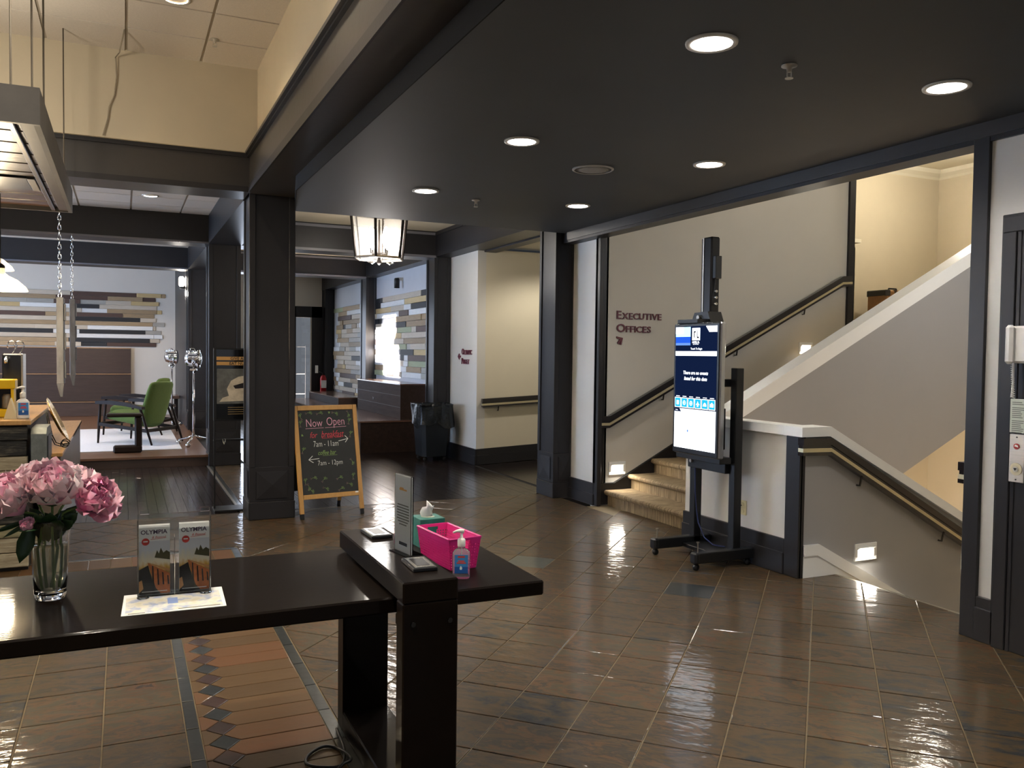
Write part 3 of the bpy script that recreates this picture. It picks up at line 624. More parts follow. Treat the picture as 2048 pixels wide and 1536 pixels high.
handrail('r', [(4.69, .905), (8.5, 1.10)], 11.25, 'handrail on the cream corridor wall', [(4.95, .92), (6.5, 1.0)])
handrail('r', [(4.50, .945), (4.85, .945), (7.6, -.55)], 3.336, 'rail end poking out beside the elevator wall', [(4.95, .9)], d=1, ext=.09)
# suitcase on the landing
t = thing('suitcase', 'brown trunk with black corners on the upper landing', 'suitcase', (9.83, 8.6, 1.74))
LEA = mat('brown leather', '7a5734', .5, var=.2, vscale=12)
MB().rbox(9.54, 10.12, 8.45, 8.78, 1.74, 2.55, .02).build('body', LEA, t)
for x in (9.54, 10.04):
    for z in (1.74, 2.47): MB().rbox(x-.004, x+.085, 8.443, 8.787, z-.003, z+.084, .01).build('corner', BLKPL, t)
for x in (9.70, 9.9): MB().rbox(x, x+.04, 8.442, 8.79, 1.738, 2.554, .003).build('strap', mat('dark strap', '2d2018', .5), t)
MB().tube([(9.74, 8.6, 2.55), (9.76, 8.6, 2.585), (9.9, 8.6, 2.585), (9.92, 8.6, 2.55)], .012, 8).build('handle', BLKPL, t)
# wall outlet
t = thing('wall_outlet', 'cream outlet plate on the half wall by the kiosk', 'outlet', (4.45, 5.26, .41)); CRE = mat('cream plastic', 'd9cf9f', .4)
MB().rbox(4.442, 4.45, 5.222, 5.298, .355, .47, .003).build('plate', CRE, t)
for z in (.385, .44): MB().lathe([(.016, 0), (.016, .003)], 12, (4.438, 5.26, z), 'x').build('socket', mat('cream socket', 'c9be8d', .4), t)
# lettering
BURG = mat('burgundy raised letters', '642436', .35, var=.1)
def smallcaps(words, H, h, gap=.18):
    out = []; x = 0
    for wd in words:
        a = fit(textmesh(wd[0], 1, .1, .012), None, H); out.append((a, (x, 0, 0))); x += max(v.co.x for v in a.vertices)+H*.10
        for chx in wd[1:]:
            b_ = fit(textmesh(chx, 1, .1, .012), None, h); out.append((b_, (x, 0, 0))); x += max(v.co.x for v in b_.vertices)+H*.10
        x += H*gap
    return joinmesh(out)
def sign_line(word, H, h, width, loc, rot, parent, ext=.012):
    me = smallcaps([word], H, h).mesh('t'); zs = [v.co.z for v in me.vertices]; k = (max(v.co.x for v in me.vertices))
    for v in me.vertices: v.co.x *= width/k; v.co.z = ext if v.co.z > 0 else 0
    link('lettering', orient(me, loc, rot), BURG, parent)
t = thing('wall_sign', 'raised burgundy Executive Offices lettering on the stair wall', 'sign', (4.806, 7.78, 1.98))
sign_line('EXECUTIVE', .088, .068, .571, (4.806, 7.779, 1.992), FACE_Y, t)
sign_line('OFFICES', .088, .068, .435, (4.806, 7.779, 1.852), FACE_Y, t)
ar = MB().prism([(4.815, 1.735), (4.845, 1.775), (4.805, 1.785), (4.805, 1.805), (4.885, 1.79), (4.865, 1.715), (4.848, 1.72), (4.862, 1.757), (4.832, 1.72)], 7.767, 7.779).build('arrow', BURG, t)
t = thing('wall_sign', 'small raised Olympic Puget lettering on the white corridor corner', 'sign', (4.62, 11.8, 1.6))
sign_line('OLYMPIC', .09, .07, .40, (4.619, 11.83, 1.585), FACE_X, t)
sign_line('PUGET', .09, .07, .30, (4.619, 11.83, 1.445), FACE_X, t)
MB().prism([(11.99, 1.555), (11.93, 1.60), (11.93, 1.57), (11.88, 1.57), (11.88, 1.54), (11.93, 1.54), (11.93, 1.51)], 4.607, 4.619, 'x').build('arrow', BURG, t)
# ================================================================== ELEVATOR WALL FITTINGS
xf = 4.40
t = thing('wall_phone', 'white wall telephone handset beside the elevator', 'telephone', (xf, 3.0, 1.58))
MB().rbox(4.345, 4.40, 2.87, 3.045, 1.585, 1.785, .012).build('body', WHPL, t); MB().rbox(4.31, 4.35, 2.99, 3.035, 1.58, 1.79, .014).build('handset', WHPL, t)
pts = [];
for k in range(120):
    f = k/119; a = f*2*PI*16; pts.append((4.375+.007*math.cos(a), 3.027-.012*f+.007*math.sin(a), 1.585-.19*f))
MB().tube(pts, .0025, 5).build('coiled_cord', WHPL, t)
MB().tube([(4.375, 3.02, 1.59), (4.375, 3.018, 1.48), (4.375, 3.025, 1.40)], .006, 6).build('cord_sleeve', WHPL, t)
t = thing('notice_plate', 'pale printed notice above the elevator button', 'sign', (xf, 3.0, 1.21))
MB().rbox(4.392, 4.40, 2.957, 3.042, 1.208, 1.392, .002).build('plate', mat('pale green notice', 'c9cfc0', .5), t)
GREYINK = mat('grey ink', '6b6f66', .6)
ln = MB(); z = 1.375
for k in range(15):
    if k in (2, 8): z -= .008
    ww = .055 if k == 0 else RNG.uniform(.05, .07); ln.box(4.3912, 4.3922, 3.03-ww, 3.03, z-.004, z); z -= .0105
ln.build('printed_lines', GREYINK, t)
t = thing('call_panel', 'brushed steel elevator call panel with round button', 'call panel', (xf, 3.0, .94))
MB().rbox(4.39, 4.40, 2.953, 3.038, .94, 1.202, .002).build('plate', STEEL, t)
MB().lathe([(.016, 0), (.016, .004)], 20, (4.386, 2.996, 1.135), 'x').build('fire_symbol', mat('red enamel', 'a8322c', .4), t)
MB().prism([(2.985, 1.131), (3.006, 1.136), (3.0, 1.145), (2.988, 1.141)], 4.384, 4.386, 'x').build('fire_mark', WHPL, t)
MB().lathe([(.034, 0), (.034, .004)], 26, (4.387, 2.996, 1.012), 'x').build('button_ring', BRASS, t); MB().lathe([(.015, 0), (.015, .006)], 20, (4.382, 2.996, 1.012), 'x').build('button', mat('white button', 'd8d4c8', .4), t)
MB().prism([(2.987, 1.018), (3.005, 1.018), (2.996, 1.004)], 4.380, 4.3825, 'x').build('down_arrow', BLKPL, t)
for z in (1.185, .955): MB().lathe([(.004, 0), (.004, .003)], 8, (4.387, 2.996, z), 'x').build('screw', BLKMET, t)
# ================================================================== KIOSK
K = thing('info_kiosk', 'black wheeled display stand with a lit portrait touch screen', 'kiosk', (4.15, 5.4, 0))
for yk in (5.11, 5.64):
    MB().rbox(3.86, 4.405, yk-.035, yk+.035, .055, .135, .006).build('floor_rail', BLKMET, K)
    for xk in (3.885, 4.37):
        MB().lathe([(.024, -.012), (.026, 0), (.024, .012)], 14, (xk, yk, .026), 'y').build('caster', BLKPL, K, True)
        MB().tube([(xk+.012, yk, .035), (xk, yk, .06)], .008, 6).build('caster_fork', CHROME, K)
    MB().lathe([(.005, 0), (.005, .07), (.012, .072), (.012, .08)], 8, (3.90, yk, .135)).build('levelling_bolt', STEEL, K)
    MB().rbox(3.852, 3.90, yk-.038, yk+.038, .052, .138, .012).build('rail_cap', BLKPL, K)
MB().rbox(4.12, 4.33, 5.145, 5.605, .06, .09, .004).build('base_plate', BLKMET, K)
MB().rbox(4.235, 4.305, 5.115, 5.185, .09, 1.515, .004).build('post', BLKMET, K)
MB().rbox(4.235, 4.305, 5.605, 5.675, .09, .82, .004).build('post', BLKMET, K)
MB().rbox(4.20, 4.30, 5.185, 5.66, .70, .815, .004).build('lower_crossbar', BLKMET, K)
MB().rbox(4.11, 4.22, 5.14, 5.70, .78, .83, .004).build('screen_shelf', BLKMET, K)
MB().rbox(4.15, 4.25, 5.185, 5.62, 1.37, 1.43, .004).build('upper_crossbar', BLKMET, K)
MB().rbox(4.14, 4.24, 5.24, 5.50, .88, 1.2, .004).build('rear_housing', BLKMET, K)
MB().rbox(4.14, 4.23, 5.38, 5.62, 1.80, 1.86, .004).rbox(4.075, 4.17, 5.40, 5.665, 1.862, 1.895, .004).build('top_bracket', BLKMET, K)
MB().prism([(5.36, 1.87), (5.61, 1.87), (5.57, 1.95), (5.40, 1.955)], 4.17, 4.30, 'x').build('mast_clamp', BLKMET, K)
MB().rbox(4.245, 4.335, 5.465, 5.60, 1.0, 2.555, .012).build('mast', mat('dark anodised mast', '2c2c2e', .28, .7), K)
MB().box(4.240, 4.246, 5.555, 5.570, 1.96, 2.55).build('mast_slot', STEEL, K)
MB().rbox(4.26, 4.32, 5.425, 5.465, 2.22, 2.40, .004).build('gas_spring_mount', BLKMET, K); MB().tube([(4.28, 5.455, 2.22), (4.27, 5.475, 2.02)], .008, 6).build('cable', BLKPL, K)
for z in (2.02, 2.07, 2.12): MB().lathe([(.01, 0), (.012, .01), (.006, .035)], 10, (4.28, 5.432, z), 'y').build('knob', STEEL, K)
MB().lathe([(.018, 0), (.018, .02)], 12, (4.15, 5.50, 1.91), 'x').build('bolt', STEEL, K); MB().lathe([(.014, 0), (.014, .02)], 12, (4.18, 5.60, .755), 'x').build('bolt', STEEL, K)
MB().tube([(4.23, 5.60, .70), (4.225, 5.585, .5), (4.23, 5.57, .35), (4.25, 5.57, .25), (4.26, 5.5, .14), (4.27, 5.40, .10), (4.29, 5.28, .11)], .005, 6).build('data_cable', mat('blue cable', '2a3566', .5), K)
MB().tube([(4.43, 5.26, .43), (4.40, 5.28, .44), (4.36, 5.30, .41), (4.33, 5.29, .30), (4.32, 5.26, .15), (4.31, 5.24, .10)], .005, 6).build('power_cable', BLKPL, K)
sc = MB().rbox(4.085, 4.14, 5.125, 5.715, .82, 1.865, .012).build('screen_housing', mat('silver bezel edge', 'b9bcc0', .25, .8), K)
MB().rbox(4.078, 4.088, 5.132, 5.708, .827, 1.858, .006).build('screen_bezel', BLKPL, sc)
XS = 4.0765; YL, YR, ZT, ZB = 5.682, 5.158, 1.838, .868
def scr(u, v): return (YL+(YR-YL)*u, ZT+(ZB-ZT)*v)
def spanel(name, uv, m, lay=1, par=None):
    q = [scr(*p) for p in uv]; x = XS-.0006*lay
    return MB().prism(q, x, x+.0004, 'x').build(name, m, par or sc)
def R4(a, b, c, d): return [(a, c), (b, c), (b, d), (a, d)]
NAVY = emat('screen navy', '101c3a', 1.2); SWHITE = emat('screen white', 'f3f7ff', 3.0); SCY = emat('screen cyan', '1f9cc9', 1.9); SBLUE = emat('screen blue', '1f4fc0', 1.7); SPALE = emat('screen pale blue', 'a9d8f5', 2.2); SMID = emat('screen steel blue', '5f86c8', 1.6)
scrn = spanel('screen_image', R4(0, 1, 0, 1), NAVY, 0)
spanel('advert_sky', R4(0, .37, .005, .085), SPALE, 1); spanel('advert_glow', R4(0, .2, .005, .06), SWHITE, 2); spanel('advert_band', R4(0, .37, .085, .135), SBLUE, 1); spanel('advert_foot', R4(0, .37, .135, .155), SMID, 1)
spanel('logo_tile', R4(.41, .60, .015, .115), SWHITE, 1); spanel('corner_tab', [(.74, .002), (1, .002), (1, .05), (.82, .05)], SWHITE, 1)
lg = MB()
for q in (R4(.45, .47, .045, .095), R4(.45, .50, .04, .052), R4(.53, .545, .03, .09), R4(.53, .575, .085, .098)):
    lg.prism([scr(*p) for p in q], XS-.0014, XS-.001, 'x')
lg.build('logo_mark', emat('screen black', '05070c', .5), sc)
def stext(body, u, v, h, m=SWHITE, shear=0, width=None, bold=0):
    me = fit(textmesh(body, 1, .0, bold, shear), width, h if not width else None); wd = max(q.co.x for q in me.vertices); y, z = scr(u, v)
    return link('screen_text', orient(me, (XS-.0016, y+wd/2, z-(max(q.co.y for q in me.vertices))/2), FACE_X), m, sc)
stext('HOTEL RL', .505, .13, .012, width=.09, bold=.02); stext('by Red Lion', .505, .146, .008, width=.07); stext('Touch To Begin', .52, .185, .017, width=.145)
spanel('search_bar', R4(0, 1, .203, .24), SWHITE, 1)
stext('There are no events', .51, .378, .03, shear=.2, width=.315, bold=.012); stext('listed for this date', .51, .425, .03, shear=.2, width=.29, bold=.012)
for k in range(6):
    a = .005+k*.166; b = a+.152
    spanel('icon_border', R4(a, b, .585, .667), SWHITE, 1); spanel('icon_tile', R4(a+.008, b-.008, .59, .662), SCY, 2); spanel('icon_caption', R4(a+.03, b-.03, .572, .577), SWHITE, 1)
    c = (a+b)/2
    g_ = [R4(c-.03, c+.03, .61, .645), [(c+.035*math.cos(q*PI/5), .627+.02*math.sin(q*PI/5)) for q in range(10)], [(c+.035*math.cos(q*PI/5), .627+.02*math.sin(q*PI/5)) for q in range(10)],
          [(c, .605), (c+.012, .62), (c+.045, .635), (c+.012, .634), (c+.018, .65), (c-.018, .65), (c-.012, .634), (c-.045, .635), (c-.012, .62)],
          [(c-.04, .642), (c-.03, .625), (c, .612), (c+.03, .622), (c+.04, .642)], [(c-.04, .618), (c-.015, .618), (c-.008, .609), (c+.012, .609), (c+.018, .618), (c+.04, .618), (c+.04, .644), (c-.04, .644)]][k]
    spanel('icon_symbol', g_, SWHITE, 3)
    if k in (1, 2): spanel('icon_ring', [(c+.026*math.cos(q*PI/5), .627+.014*math.sin(q*PI/5)) for q in range(10)], SCY, 4); spanel('icon_dot', [(c+.012*math.cos(q*PI/3), .627+.007*math.sin(q*PI/3)) for q in range(6)], SWHITE, 5)
spanel('map_area', R4(0, 1, .675, 1), SWHITE, 1); spanel('map_tab', [(0, .675), (.13, .675), (.17, .703), (0, .703)], NAVY, 2); spanel('map_patch', R4(.02, .10, .73, .765), emat('map yellow', 'f2ecc0', 2.4), 2)
spanel('map_pin', [(.34+.02*math.cos(q*PI/5), .855+.011*math.sin(q*PI/5)) for q in range(10)], SMID, 3)
stext('Home', .06, .689, .008, width=.03)
# ================================================================== FRONT TABLE
T = thing('reception_table', 'long espresso wood table with raised cross frame in the foreground', 'table', (.4, 3.2, 0))
MB().rbox(-1.9, 1.43, 2.795, 3.585, .70, .755, .006).build('tabletop', ESPR, T)
for x0 in (.835, -1.75):
    x1 = x0+.195
    MB().rbox(x0, x1, 2.65, 3.55, .768, .842, .005).build('cross_bar', ESPR, T)
    MB().rbox(x0, x1, 2.65, 2.725, 0, .77, .005).build('post', ESPR, T); MB().rbox(x0, x1, 3.475, 3.57, 0, .70, .005).build('post', ESPR, T)
    MB().rbox(x0, x1, 2.72, 3.48, 0, .085, .005).build('floor_bar', ESPR, T)
    MB().rbox(x0+.02, x1-.02, 2.70, 2.80, .66, .70, .003).build('bearer', ESPR, T)
    for xb in (x0+.035, x1-.03): MB().lathe([(.008, -.004), (.009, 0), (.004, .003)], 10, (xb, 2.648, .70), 'y').build('bolt', BLKMET, T)
# floor outlet and cord
t = thing('floor_outlet', 'brass floor outlet plate beside the table foot', 'outlet', (.70, 3.05, 0))
MB().rbox(.60, .80, 2.96, 3.10, 0, .008, .002).build('plate', BRASS, t); MB().rbox(.675, .735, 2.97, 3.03, .008, .045, .008).build('plug', BLKPL, t)
tag(MB().tube(spline([(.70, 3.04, .045), (.74, 3.08, .06), (.78, 3.12, .05), (.795, 3.2, .03), (.78, 3.32, .008), (.73, 3.36, .008), (.66, 3.31, .008), (.64, 3.24, .008), (.69, 3.19, .008), (.76, 3.18, .008), (.80, 3.30, .008), (.815, 3.5, .008)]), .006, 8).build('power_cord', BLKPL, None, True), 'black looped power cord on the tiles beside the table foot', 'cord')
# coasters on the bar
def slab(name, label, x, y, rz, w=.088, d=.165):
    t = thing('desk_plaque', label, 'plaque', (x, y, .842), rz, group='black plaques on the raised bar')
    MB().rbox(-w/2, w/2, -d/2, d/2, 0, .014, .003).build('base', BLKPL, t, world=False)
    MB().rbox(-w/2+.008, w/2-.008, -d/2+.01, d/2-.01, .014, .0155, .001).build('face', mat('silver grey plaque face', '8d8d8a', .22, .6), t, world=False)
    MB().box(-w/2+.02, w/2-.02, -d/2+.03, d/2-.03, .0155, .0162).build('inset', BLKPL, t, world=False)
slab('a', 'black plaque at the far end of the raised bar', .955, 3.405, .03)
slab('b', 'black plaque at the near end of the raised bar', .955, 2.845, -.04)
# acrylic sign on the bar
t = thing('sign_holder', 'upright white printed notice in a clear holder on the bar', 'sign', (.965, 3.055, .842), .17)
PAPER = mat('white paper', 'eef0ee', .5)
MB().rbox(-.0045, -.0005, -.066, .066, .004, .295, .001).build('sheet', PAPER, t, world=False)
MB().rbox(-.008, -.0046, -.068, .068, .003, .298, .001).rbox(-.0004, .003, -.068, .068, .003, .298, .001).rbox(-.03, .045, -.068, .068, 0, .003, .001).build('acrylic_holder', ACRYL, t, world=False)
ln = MB(); z = .18
for k in range(8): wv = [.045, .05, .048, .05, .047, .05, .04, .03][k]; ln.box(-.0051, -.0046, -wv, wv, z, z+.0045); z -= .0105
ln.build('printed_lines', GREYINK, t, world=False); MB().box(-.0051, -.0046, -.035, .03, .03, .042).build('printed_footer', BLKPL, t, world=False)
MB().box(-.0051, -.0046, -.03, .03, .238, .244).box(-.0051, -.0046, -.005, .025, .242, .249).build('printed_logo', mat('orange ink', 'd9a35c', .6), t, world=False)
# tissue box
t = thing('tissue_box', 'teal tissue box with a white tissue sticking out', 'tissue box', (1.22, 3.52, .755), .05)
TEAL = mat('teal printed card', '2f6f66', .5, var=.4, vscale=14)
MB().rbox(-.058, .058, -.058, .058, 0, .125, .002).build('carton', TEAL, t, world=False); MB().lathe([(.03, 0), (.03, .0012)], 20, (0, 0, .1245)).build('opening', mat('pale film', 'b9bfae', .4), t, world=False)
ts = MB(); N = 7
for i in range(N):
    for j in range(5):
        a = (i/(N-1)-.5); h = j/4; ts.v.append((a*.05*(.5+h)+.012*math.sin(5*a+3*h), .016*math.sin(9*a+2*h)*(.4+h), .12+h*(.062+.012*math.cos(7*a))))
for i in range(N-1):
    for j in range(4): q = i*5+j; ts.f.append((q, q+5, q+6, q+1))
o = ts.build('tissue', mat('white tissue', 'f2f3f4', .8), t, True, world=False); md = o.modifiers.new('s', 'SOLIDIFY'); md.thickness = .002
# pink basket with real holes
PINK = mat('pink plastic', 'd62f86', .35)
t = thing('plastic_basket', 'bright pink perforated plastic basket on the table end', 'basket', (1.195, 3.195, .755), .10)
BW, BL, BH, tp_ = .055, .135, .125, .014
def bwall(p0, p1, q0, q1, nu, nv, hole=None):
    """bottom edge p0-p1, top edge q0-q1, lattice of bars with openings"""
    b = MB(); p0, p1, q0, q1 = map(Vector, (p0, p1, q0, q1))
    def P(u, v): return (p0.lerp(p1, u)).lerp(q0.lerp(q1, u), v)
    nrm = (p1-p0).cross(q0-p0).normalized()*.0022
    for j in range(nv):
        for i in range(nu):
            u0_, u1_, v0, v1 = i/nu, (i+1)/nu, .04+j*.78/nv, .04+(j+1)*.78/nv; m = .24
            ui0, ui1, vi0, vi1 = u0_+(u1_-u0_)*m, u1_-(u1_-u0_)*m, v0+(v1-v0)*m, v1-(v1-v0)*m
            if hole and hole[0] < (u0_+u1_)/2 < hole[1] and hole[2] < (v0+v1)/2 < hole[3]: continue
            O = [P(u0_, v0), P(u1_, v0), P(u1_, v1), P(u0_, v1)]; I = [P(ui0, vi0), P(ui1, vi0), P(ui1, vi1), P(ui0, vi1)]
            b.add([q+nrm for q in O+I], [(k, (k+1) % 4, (k+1) % 4+4, k+4) for k in range(4)]); b.add([q-nrm for q in O+I], [((k+1) % 4, k, k+4, (k+1) % 4+4) for k in range(4)])
    for v0, v1 in ((0, .04), (.82, 1)):
        O = [P(0, v0), P(1, v0), P(1, v1), P(0, v1)]
        if hole and v0 > .5:
            for (ua, ub) in ((0, hole[0]), (hole[1], 1)): O = [P(ua, v0), P(ub, v0), P(ub, v1), P(ua, v1)]; b.add([q+nrm for q in O]+[q-nrm for q in O], [(0, 1, 2, 3), (7, 6, 5, 4)])
            O = [P(hole[0], .93), P(hole[1], .93), P(hole[1], 1), P(hole[0], 1)]
        b.add([q+nrm for q in O]+[q-nrm for q in O], [(0, 1, 2, 3), (7, 6, 5, 4)])
    return b
B0 = [(-BW, -BL, .003), (BW, -BL, .003), (BW, BL, .003), (-BW, BL, .003)]; B1 = [(-BW-tp_, -BL-tp_, BH), (BW+tp_, -BL-tp_, BH), (BW+tp_, BL+tp_, BH), (-BW-tp_, BL+tp_, BH)]
for k in range(4):
    long_ = k % 2 == 1
    o = bwall(B0[k], B0[(k+1) % 4], B1[k], B1[(k+1) % 4], 24 if long_ else 11, 9, None if long_ else (.32, .68, .62, .83)); o.build('side', PINK, t, world=False)
MB().rbox(-BW, BW, -BL, BL, 0, .004, .001).build('bottom', PINK, t, world=False)
MB().tube(B1+[B1[0]], .0045, 6).build('rim', PINK, t, world=False)
# sanitizer bottles
def sanitizer(loc, rz, label, s=1, body=None, lab=None, clear=True):
    t = thing('sanitizer_bottle', label, 'bottle', loc, rz); t.scale = (s, s, s)
    prof = [(.0, 0), (.9, .0), (1, .006), (1, .085), (.96, .098), (.7, .108), (.42, .114), (.40, .122)]
    b = MB(); n_ = 20
    for r, h in prof:
        for j in range(n_):
            a = 2*PI*j/n_; ca, sa = math.cos(a), math.sin(a); sgn = lambda q: (q > 0)-(q < 0)
            b.v.append((.033*r*sgn(ca)*abs(ca)**.6, .019*r*sgn(sa)*abs(sa)**.7, h))
    for i in range(len(prof)-1):
        for j in range(n_): b.f.append((i*n_+j, i*n_+(j+1) % n_, (i+1)*n_+(j+1) % n_, (i+1)*n_+j))
    b.build('body', body or mat('clear gel bottle', 'eef4f7', .06, trans=.85, ior=1.3), t, True, world=False)
    MB().lathe([(.014, .120), (.015, .122), (.015, .145), (.011, .150), (.006, .152), (.0045, .170), (.0045, .176)], 16).build('pump_collar', WHPL, t, True, world=False)
    MB().tube([(.010, 0, .177), (-.004, 0, .179), (-.02, 0, .177), (-.032, 0, .171)], [.008, .008, .005, .004], 8).build('pump_head', WHPL, t, True, world=False)
    MB().tube([(0, 0, .12), (.004, 0, .02)], .002, 6).build('dip_tube', WHPL, t, world=False)
    LB = lab or mat('blue label', '3f86c8', .4)
    MB().rbox(-.024, .026, -.0205, -.0194, .022, .092, .0004).build('label', LB, t, world=False)
    MB().box(-.024, .026, -.0208, -.0205, .022, .047).build('label_lower', mat('deep blue label', '24569c', .4), t, world=False)
    MB().box(-.012, .014, -.0209, -.0205, .081, .088).box(-.011, .013, -.0209, -.0205, .066, .071).box(-.016, .018, -.0209, -.0205, .059, .064).build('label_red', mat('red label', 'c8473c', .4), t, world=False)
    MB().prism([(-.004, .036), (.003, .036), (.005, .043), (-.001, .051), (-.005, .043)], -.0211, -.0208).build('label_drop', WHPL, t, world=False)
    return t
sanitizer((1.155, 2.945, .755), -.42, 'pump bottle of hand sanitizer in front of the pink basket')
# ================================================================== FLOWERS
VX, VY, VZ = -.226, 3.225, .755
t = thing('glass_vase', 'clear ribbed glass vase of water holding the peonies', 'vase', (VX, VY, VZ))
out = [(.030, .0), (.046, .002), (.050, .02), (.053, .08), (.058, .18), (.064, .265), (.0655, .27)]
inn = [(.0625, .27), (.061, .262), (.055, .18), (.050, .08), (.046, .022), (.02, .016)]
MB().lathe(out+inn, 32, (VX, VY, VZ), cap=False).lathe([(.032, .0), (.012, .0005)], 32, (VX, VY, VZ)).build('glass', GLASS, t, True)
MB().lathe([(.018, .018), (.0455, .024), (.0495, .08), (.0545, .18), (.0548, .185), (.01, .185)], 32, (VX, VY, VZ)).build('water', mat('vase water', 'f2f6e2', .04, trans=.85, ior=1.2), t, True)
STEM = mat('green stem', '5f7a35', .5, var=.2); LEAF = mat('dark green leaf', '24401f', .45, var=.25, vscale=30)
def petal_mesh(seed, ruf=.12, cup=.55):
    r = random.Random(seed); nu, nv = 6, 5; vs = []; fs = []
    for i in range(nv+1):
        v = i/nv; wd = math.sin(PI*min(v*.62+.12, .93))*.62
        for j in range(nu+1):
            u = j/nu*2-1; edge = v**2
            z = cup*(v*.55+.0)*v - cup*.35*(1-u*u)*v*.6 + edge*ruf*math.sin(j*2.3+seed)*(.6+.4*r.random())
            vs.append((u*wd, v*(1-.10*edge*abs(math.sin(j*1.7+seed))), z))
    for i in range(nv):
        for j in range(nu): a = i*(nu+1)+j; fs.append((a, a+1, a+nu+2, a+nu+1))
    b = MB(); b.add(vs, fs); me = b.mesh('petal', fix=False); me.polygons.foreach_set('use_smooth', [True]*len(me.polygons)); return me
def petal_mat(name, c0, c1):
    m = bpy.data.materials.new(name); m.use_nodes = True; q = NT(m); b = q.n['Principled BSDF']; b.inputs['Roughness'].default_value = .6
    oi = q.new('ShaderNodeObjectInfo'); cr = q.new('ShaderNodeValToRGB'); cr.color_ramp.elements[0].color = lin(c0); cr.color_ramp.elements[1].color = lin(c1)
    q.link(oi.outputs['Random'], cr.inputs[0]); q.link(cr.outputs[0], b.inputs['Base Color'])
    b.inputs['Subsurface Weight'].default_value = .25; b.inputs['Subsurface Radius'].default_value = (.02, .008, .008); b.inputs['Subsurface Scale'].default_value = .2
    return m
PALE = petal_mat('pale pink petal', 'f7cdd8', 'fdeaee'); MIDP = petal_mat('pink petal', 'f0aac6', 'f9cbda'); DEEP = petal_mat('deep pink petal', 'e27fab', 'f0a3c2')
pm_ = [petal_mesh(k, .17 if k < 4 else .24, .5) for k in range(6)]
variants = {}
for m in (PALE, MIDP, DEEP):
    for k, me in enumerate(pm_): c = me.copy(); c.materials.clear(); c.materials.append(m); variants[(m.name, k)] = c
def peony(c, R, tilt, label, outer, inner_, npet=44, seed=1, stemto=None, face=(0, 0, 1)):
    r = random.Random(seed); t = thing('peony', label, 'flower', c, group='pink peonies in the vase')
    ax = Vector(face).normalized(); Q = Vector((0, 0, 1)).rotation_difference(ax).to_matrix().to_4x4()
    for k in range(npet):
        f = (k+.5)/npet; th = math.radians(118*(1-f)**.8+3); ph = k*2.39996+r.uniform(-.2, .2)
        m = outer if f < .62 else inner_
        rad = R*(.42+.30*(1-f)); ln = R*(.62+.34*(1-f)); d = Vector((math.sin(th)*math.cos(ph), math.sin(th)*math.sin(ph), math.cos(th)))
        tang = Vector((-math.sin(ph), math.cos(ph), 0)); up = (d*.55+Vector((math.cos(ph), math.sin(ph), 0))*math.cos(th)*.35*(1-f)+Vector((0, 0, .5+.5*f))).normalized()
        nrm = tang.cross(up).normalized(); base = d*rad*.45-up*ln*.12
        Mx = Matrix((tang, up, -nrm)).transposed().to_4x4(); Mx.translation = base
        o = place('petal', variants[(m.name, r.randrange(6))], t); o.matrix_local = Q @ Mx @ Matrix.Diagonal((ln*r.uniform(.8, 1.1), ln*r.uniform(.85, 1.25), ln, 1)) @ Euler((r.uniform(-.35, .35), r.uniform(-.3, .3), 0)).to_matrix().to_4x4()
    MB().lathe([(.05*R, -.34*R), (.42*R, -.3*R), (.50*R, 0), (.42*R, .3*R), (.1*R, .46*R)], 12).build('heart', bpy.data.materials[inner_.name], t, True, world=False)
    MB().lathe([(.012, -.40*R), (.03*1, -.33*R), (.016, -.2*R)], 8).build('sepal', LEAF, t, True, world=False)
    if stemto:
        s = Vector(stemto)-Vector(c); nk = Vector((VX, VY, VZ+.262)); dd = Vector((c[0]-VX, c[1]-VY, 0)); nk = nk+dd.normalized()*min(.038, dd.length)-Vector(c); MB().tube(spline([ax*-.3*R, nk+Vector((0, 0, .03))+Vector((-nk.x, -nk.y, 0))*.12, nk, s*.6+nk*.4-Vector((0, 0, .02)), s]), .0042, 7).build('stem', STEM, t, True, world=False)
    return t
peony((-.345, 3.20, 1.085), .108, 0, 'pale pink peony at the left edge of the photo', PALE, MIDP, 52, 3, (VX-.02, VY, VZ+.03), (-.35, -.35, 1))
peony((-.215, 3.18, 1.12), .110, 0, 'big pale pink peony in the middle of the bouquet', PALE, MIDP, 56, 5, (VX+.01, VY-.01, VZ+.03), (.05, -.55, 1))
peony((-.103, 3.19, 1.085), .092, 0, 'deeper pink peony at the right of the bouquet', MIDP, DEEP, 46, 8, (VX+.02, VY+.01, VZ+.03), (.6, -.6, .7))
peony((-.285, 3.31, 1.12), .092, 0, 'pale peony at the back left of the bouquet', PALE, PALE, 40, 11, (VX-.01, VY+.02, VZ+.03), (-.2, .2, 1))
peony((-.16, 3.31, 1.115), .09, 0, 'pale peony at the back right of the bouquet', PALE, MIDP, 40, 13, (VX, VY+.02, VZ+.03), (.3, .2, 1))
t = peony((-.283, 3.14, 1.018), .030, 0, 'small closed peony bud hanging under the bouquet', MIDP, MIDP, 16, 17, (VX-.03, VY-.02, VZ+.20), (-.2, -.3, .5))
def leaf(base, tip, wd, parent):
    b = Vector(base); e = Vector(tip); d = e-b; sd = d.cross(Vector((0, 1, .3))).normalized()*wd; mid = b+d*.5
    v = [b]; 
    for f, k in ((.25, .8), (.5, 1), (.75, .75)): v += [b+d*f-sd*k, b+d*f+Vector((0, .004, 0)), b+d*f+sd*k]
    v.append(e)
    fs = [(0, 1, 2), (0, 2, 3), (1, 4, 5, 2), (2, 5, 6, 3), (4, 7, 8, 5), (5, 8, 9, 6), (7, 10, 8), (8, 10, 9)]
    o = MB().add(v, fs).build('leaf', LEAF, parent, True); md = o.modifiers.new('s', 'SOLIDIFY'); md.thickness = .0012
